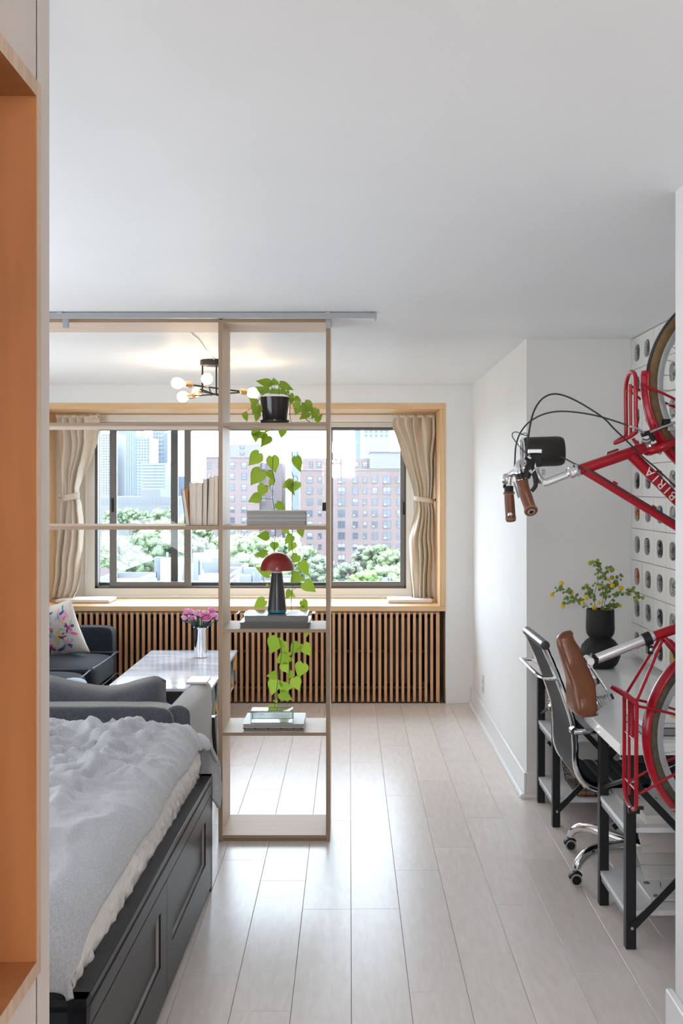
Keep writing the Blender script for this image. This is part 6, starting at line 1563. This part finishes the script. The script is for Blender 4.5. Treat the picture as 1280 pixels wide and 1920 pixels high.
grip([at(953.8, 922, sFr), at(955, 942, sFr), at(957.5, 977, sFr-2)], [(0, .0165), (.06, .0180), (.14, .0155), (.5, .0165), (.85, .0165), (.95, .0172), (1, .0150)])
b = MB(); b.tube([at(974, 887, sN), at(977, 898, sN)], 0.0150, 16); b.build('lever_clamp', black_plastic, bike)
b = MB(); b.tube([at(953.5, 911, sFr), at(953.8, 922, sFr)], 0.0150, 16); b.build('lever_clamp', black_plastic, bike)
b = MB(); b.tube([at(986, 896, sN+4), at(992, 878, sN+4), at(998, 862, sN)], [0.010, 0.013, 0.009], 10); b.tube([at(986, 856, sN), at(993, 864, sN)], 0.007, 8); b.build('shifter_body', black_plastic, bike)
b = MB(); b.tube(spline([at(999, 884, sN+6), at(1004, 898, sN+6), at(1003, 912, sN+6), at(996, 921, sN+6)], 5), [0.007]*4+[0.0075]*4+[0.006]*4+[0.0055]*4, 8, flat=0.7); b.build('shift_lever', black_plastic, bike)
b = MB(); b.tube(spline([at(988, 856, sN), at(999, 865, sN), at(1003, 878, sN), at(1008, 893, sN+2), at(1016, 905, sN+2)], 5), 0.0048, 10, flat=1.6); b.build('brake_lever', steel, bike)
b = MB(); b.tube(spline([at(963, 905, sFr), at(967, 915, sFr-4), at(972, 932, sFr-8)], 5), 0.005, 8, flat=0.6); b.build('brake_lever', steel, bike)
b = MB(); b.tube([at(993, 886, sN+8), at(997, 883, sN+8)], 0.006, 8); b.build('shifter_window', steel, bike)
b = MB(); b.lathe([(0.001, -0.012), (0.012, -0.010), (0.018, -0.002), (0.0185, 0.004), (0.010, 0.006)], at(947, 898, sFr), (1, 0, -0.15), n=20); b.build('bell', steel, bike)
b = MB(); b.tube([at(943, 912, sFr), at(948, 912, sFr)], 0.006, 8); b.tube([at(948, 908, sFr), at(953, 903, sFr)], 0.005, 8); b.build('bell_thumb', black_plastic, bike)
# round black bar bag
def cyl_bag():
    a, c = at(981, 848, 600), at(1056, 845.5, 600); d = (c-a).normalized(); L_ = (c-a).length
    b = MB(); b.lathe([(0.001, -0.001), (0.040, 0), (0.0465, 0.006), (0.0465, L_*0.85), (0.0455, L_*0.86), (0.0455, L_-0.010), (0.041, L_-0.001), (0.001, L_)], a, d, n=40)
    b.build('bar_bag', mat('black_pouch', (0.016, 0.014, 0.013), 0.55), bike)
    b = MB(); pts = [a-d*0.003+(d.orthogonal().normalized()*math.cos(t)+d.cross(d.orthogonal().normalized())*math.sin(t))*0.045 for t in [i*2*math.pi/32 for i in range(32)]]
    b.loop(pts, 0.0022); b.build('bag_trim', chrome, bike)
    b = MB(); p = at(1001, 846, 655); b.box(p.x-0.016, p.x+0.022, p.y-0.006, p.y+0.03, p.z-0.006, p.z+0.006); b.build('bag_clip', steel, bike, bevel=0.002)
    b = MB(); b.box(p.x-0.012, p.x+0.022, p.y-0.004, p.y+0.035, p.z-0.045, p.z-0.007); b.build('bag_mount', black_plastic, bike, bevel=0.004)
cyl_bag()
cabm = mat('cable_housing', (0.022, 0.022, 0.022), 0.45)
def cable(pts, r=0.0026): tubeB('cable', pts, r, cabm, k=8, n=8)
cable([at(987, 856, 684), at(989, 830, 680), at(994, 795, 670), at(1002, 768, 662), at(1016, 748, 655), at(1035, 739, 650), at(1058, 742, 645), at(1090, 757, 642), at(1130, 783, 640), at(1152, 805, 638), at(1180, 832, 637), at(1206, 858, 636), at(1230, 878, 636), at(1262, 909, 634), at(1330, 975, 634)])
cable([at(964, 886, 578), at(965, 862, 580), at(967, 835, 585), at(975, 812, 590), at(990, 793, 596), at(1015, 778, 604), at(1045, 771.5, 612), at(1080, 773, 620), at(1120, 780, 628), at(1160, 792, 634), at(1178, 799, 636)])
tubeB('cable_noodle', [at(1180, 799, 636), at(1192, 803, 636), at(1200, 807, 634), at(1206, 812, 632)], 0.0032, steel)
cable([at(1050, 855, 610), at(1070, 866, 615), at(1092, 877, 625), at(1112, 886, 634), at(1150, 909, 634), at(1227, 954, 634), at(1265, 977, 634), at(1340, 1022, 634)], 0.0024)
cable([at(990, 855, 690), at(972, 835, 690), at(961, 820, 688), at(961, 812, 684), at(968, 810, 678), at(978, 814, 672), at(987, 817, 668)], 0.0014)
cable([at(976, 816, 640), at(982, 812, 640), at(988, 814, 645), at(988, 825, 655), at(988, 850, 680)], 0.0012)
# front brake
tubeB('brake_arm', [B(1210, 812, -0.045), B(1240, 800, -0.045), B(1268, 790, -0.045)], 0.0045, steel, flat=1.6)
tubeB('brake_arm', [B(1210, 812, 0.045), B(1240, 800, 0.045), B(1268, 790, 0.045)], 0.0045, steel, flat=1.6)
tubeB('brake_spring', [B(1197, 817, -0.03), B(1212, 813, -0.03), B(1216, 820, -0.03), B(1222, 826, -0.03)], 0.007, black_metal)
tubeB('brake_bracket', [B(1199, 826, -0.02), B(1209, 828, -0.02), B(1220, 822, -0.02)], 0.007, steel)
b = MB(); p = B(1251, 806, -0.048); b.box(p.x-0.014, p.x+0.014, p.y-0.006, p.y+0.006, p.z-0.006, p.z+0.006); b.build('brake_pad', steel, bike, bevel=0.003)
b = MB(); p = B(1242, 793, -0.035); b.box(p.x-0.010, p.x+0.010, p.y-0.012, p.y+0.012, p.z-0.009, p.z+0.009); b.build('brake_pad', black_plastic, bike, bevel=0.002)
for (x, y) in ((1233, 884), (1151, 906), (1224, 951)):
    b = MB(); b.tube([B(x-4, y-2.5, -0.010), B(x+4, y+2.5, -0.010)], 0.0050, 8); b.build('cable_guide', red, bike)
# hook carrying the front wheel
hk = thing('wall_hook', (XS, YBk, 2.2), 'black hook holding the front wheel of the bicycle near the ceiling', 'hook')
ptop = CF+Vector((0, 0, 194/SB-0.045))
b = MB(); b.tube(spline([(XS-0.004, YBk+0.0, ptop.z+0.03), (1.40, YBk, ptop.z+0.010), (1.30, YBk, ptop.z-0.012), (CF.x, YBk, ptop.z-0.006), (CF.x-0.03, YBk, ptop.z+0.010)], 6), 0.0045, 8); b.build('hook_arm', black_metal, hk)
box('hook_plate', XS-0.008, XS-0.0035, YBk-0.03, YBk+0.03, ptop.z-0.03, ptop.z+0.09, black_metal, hk)
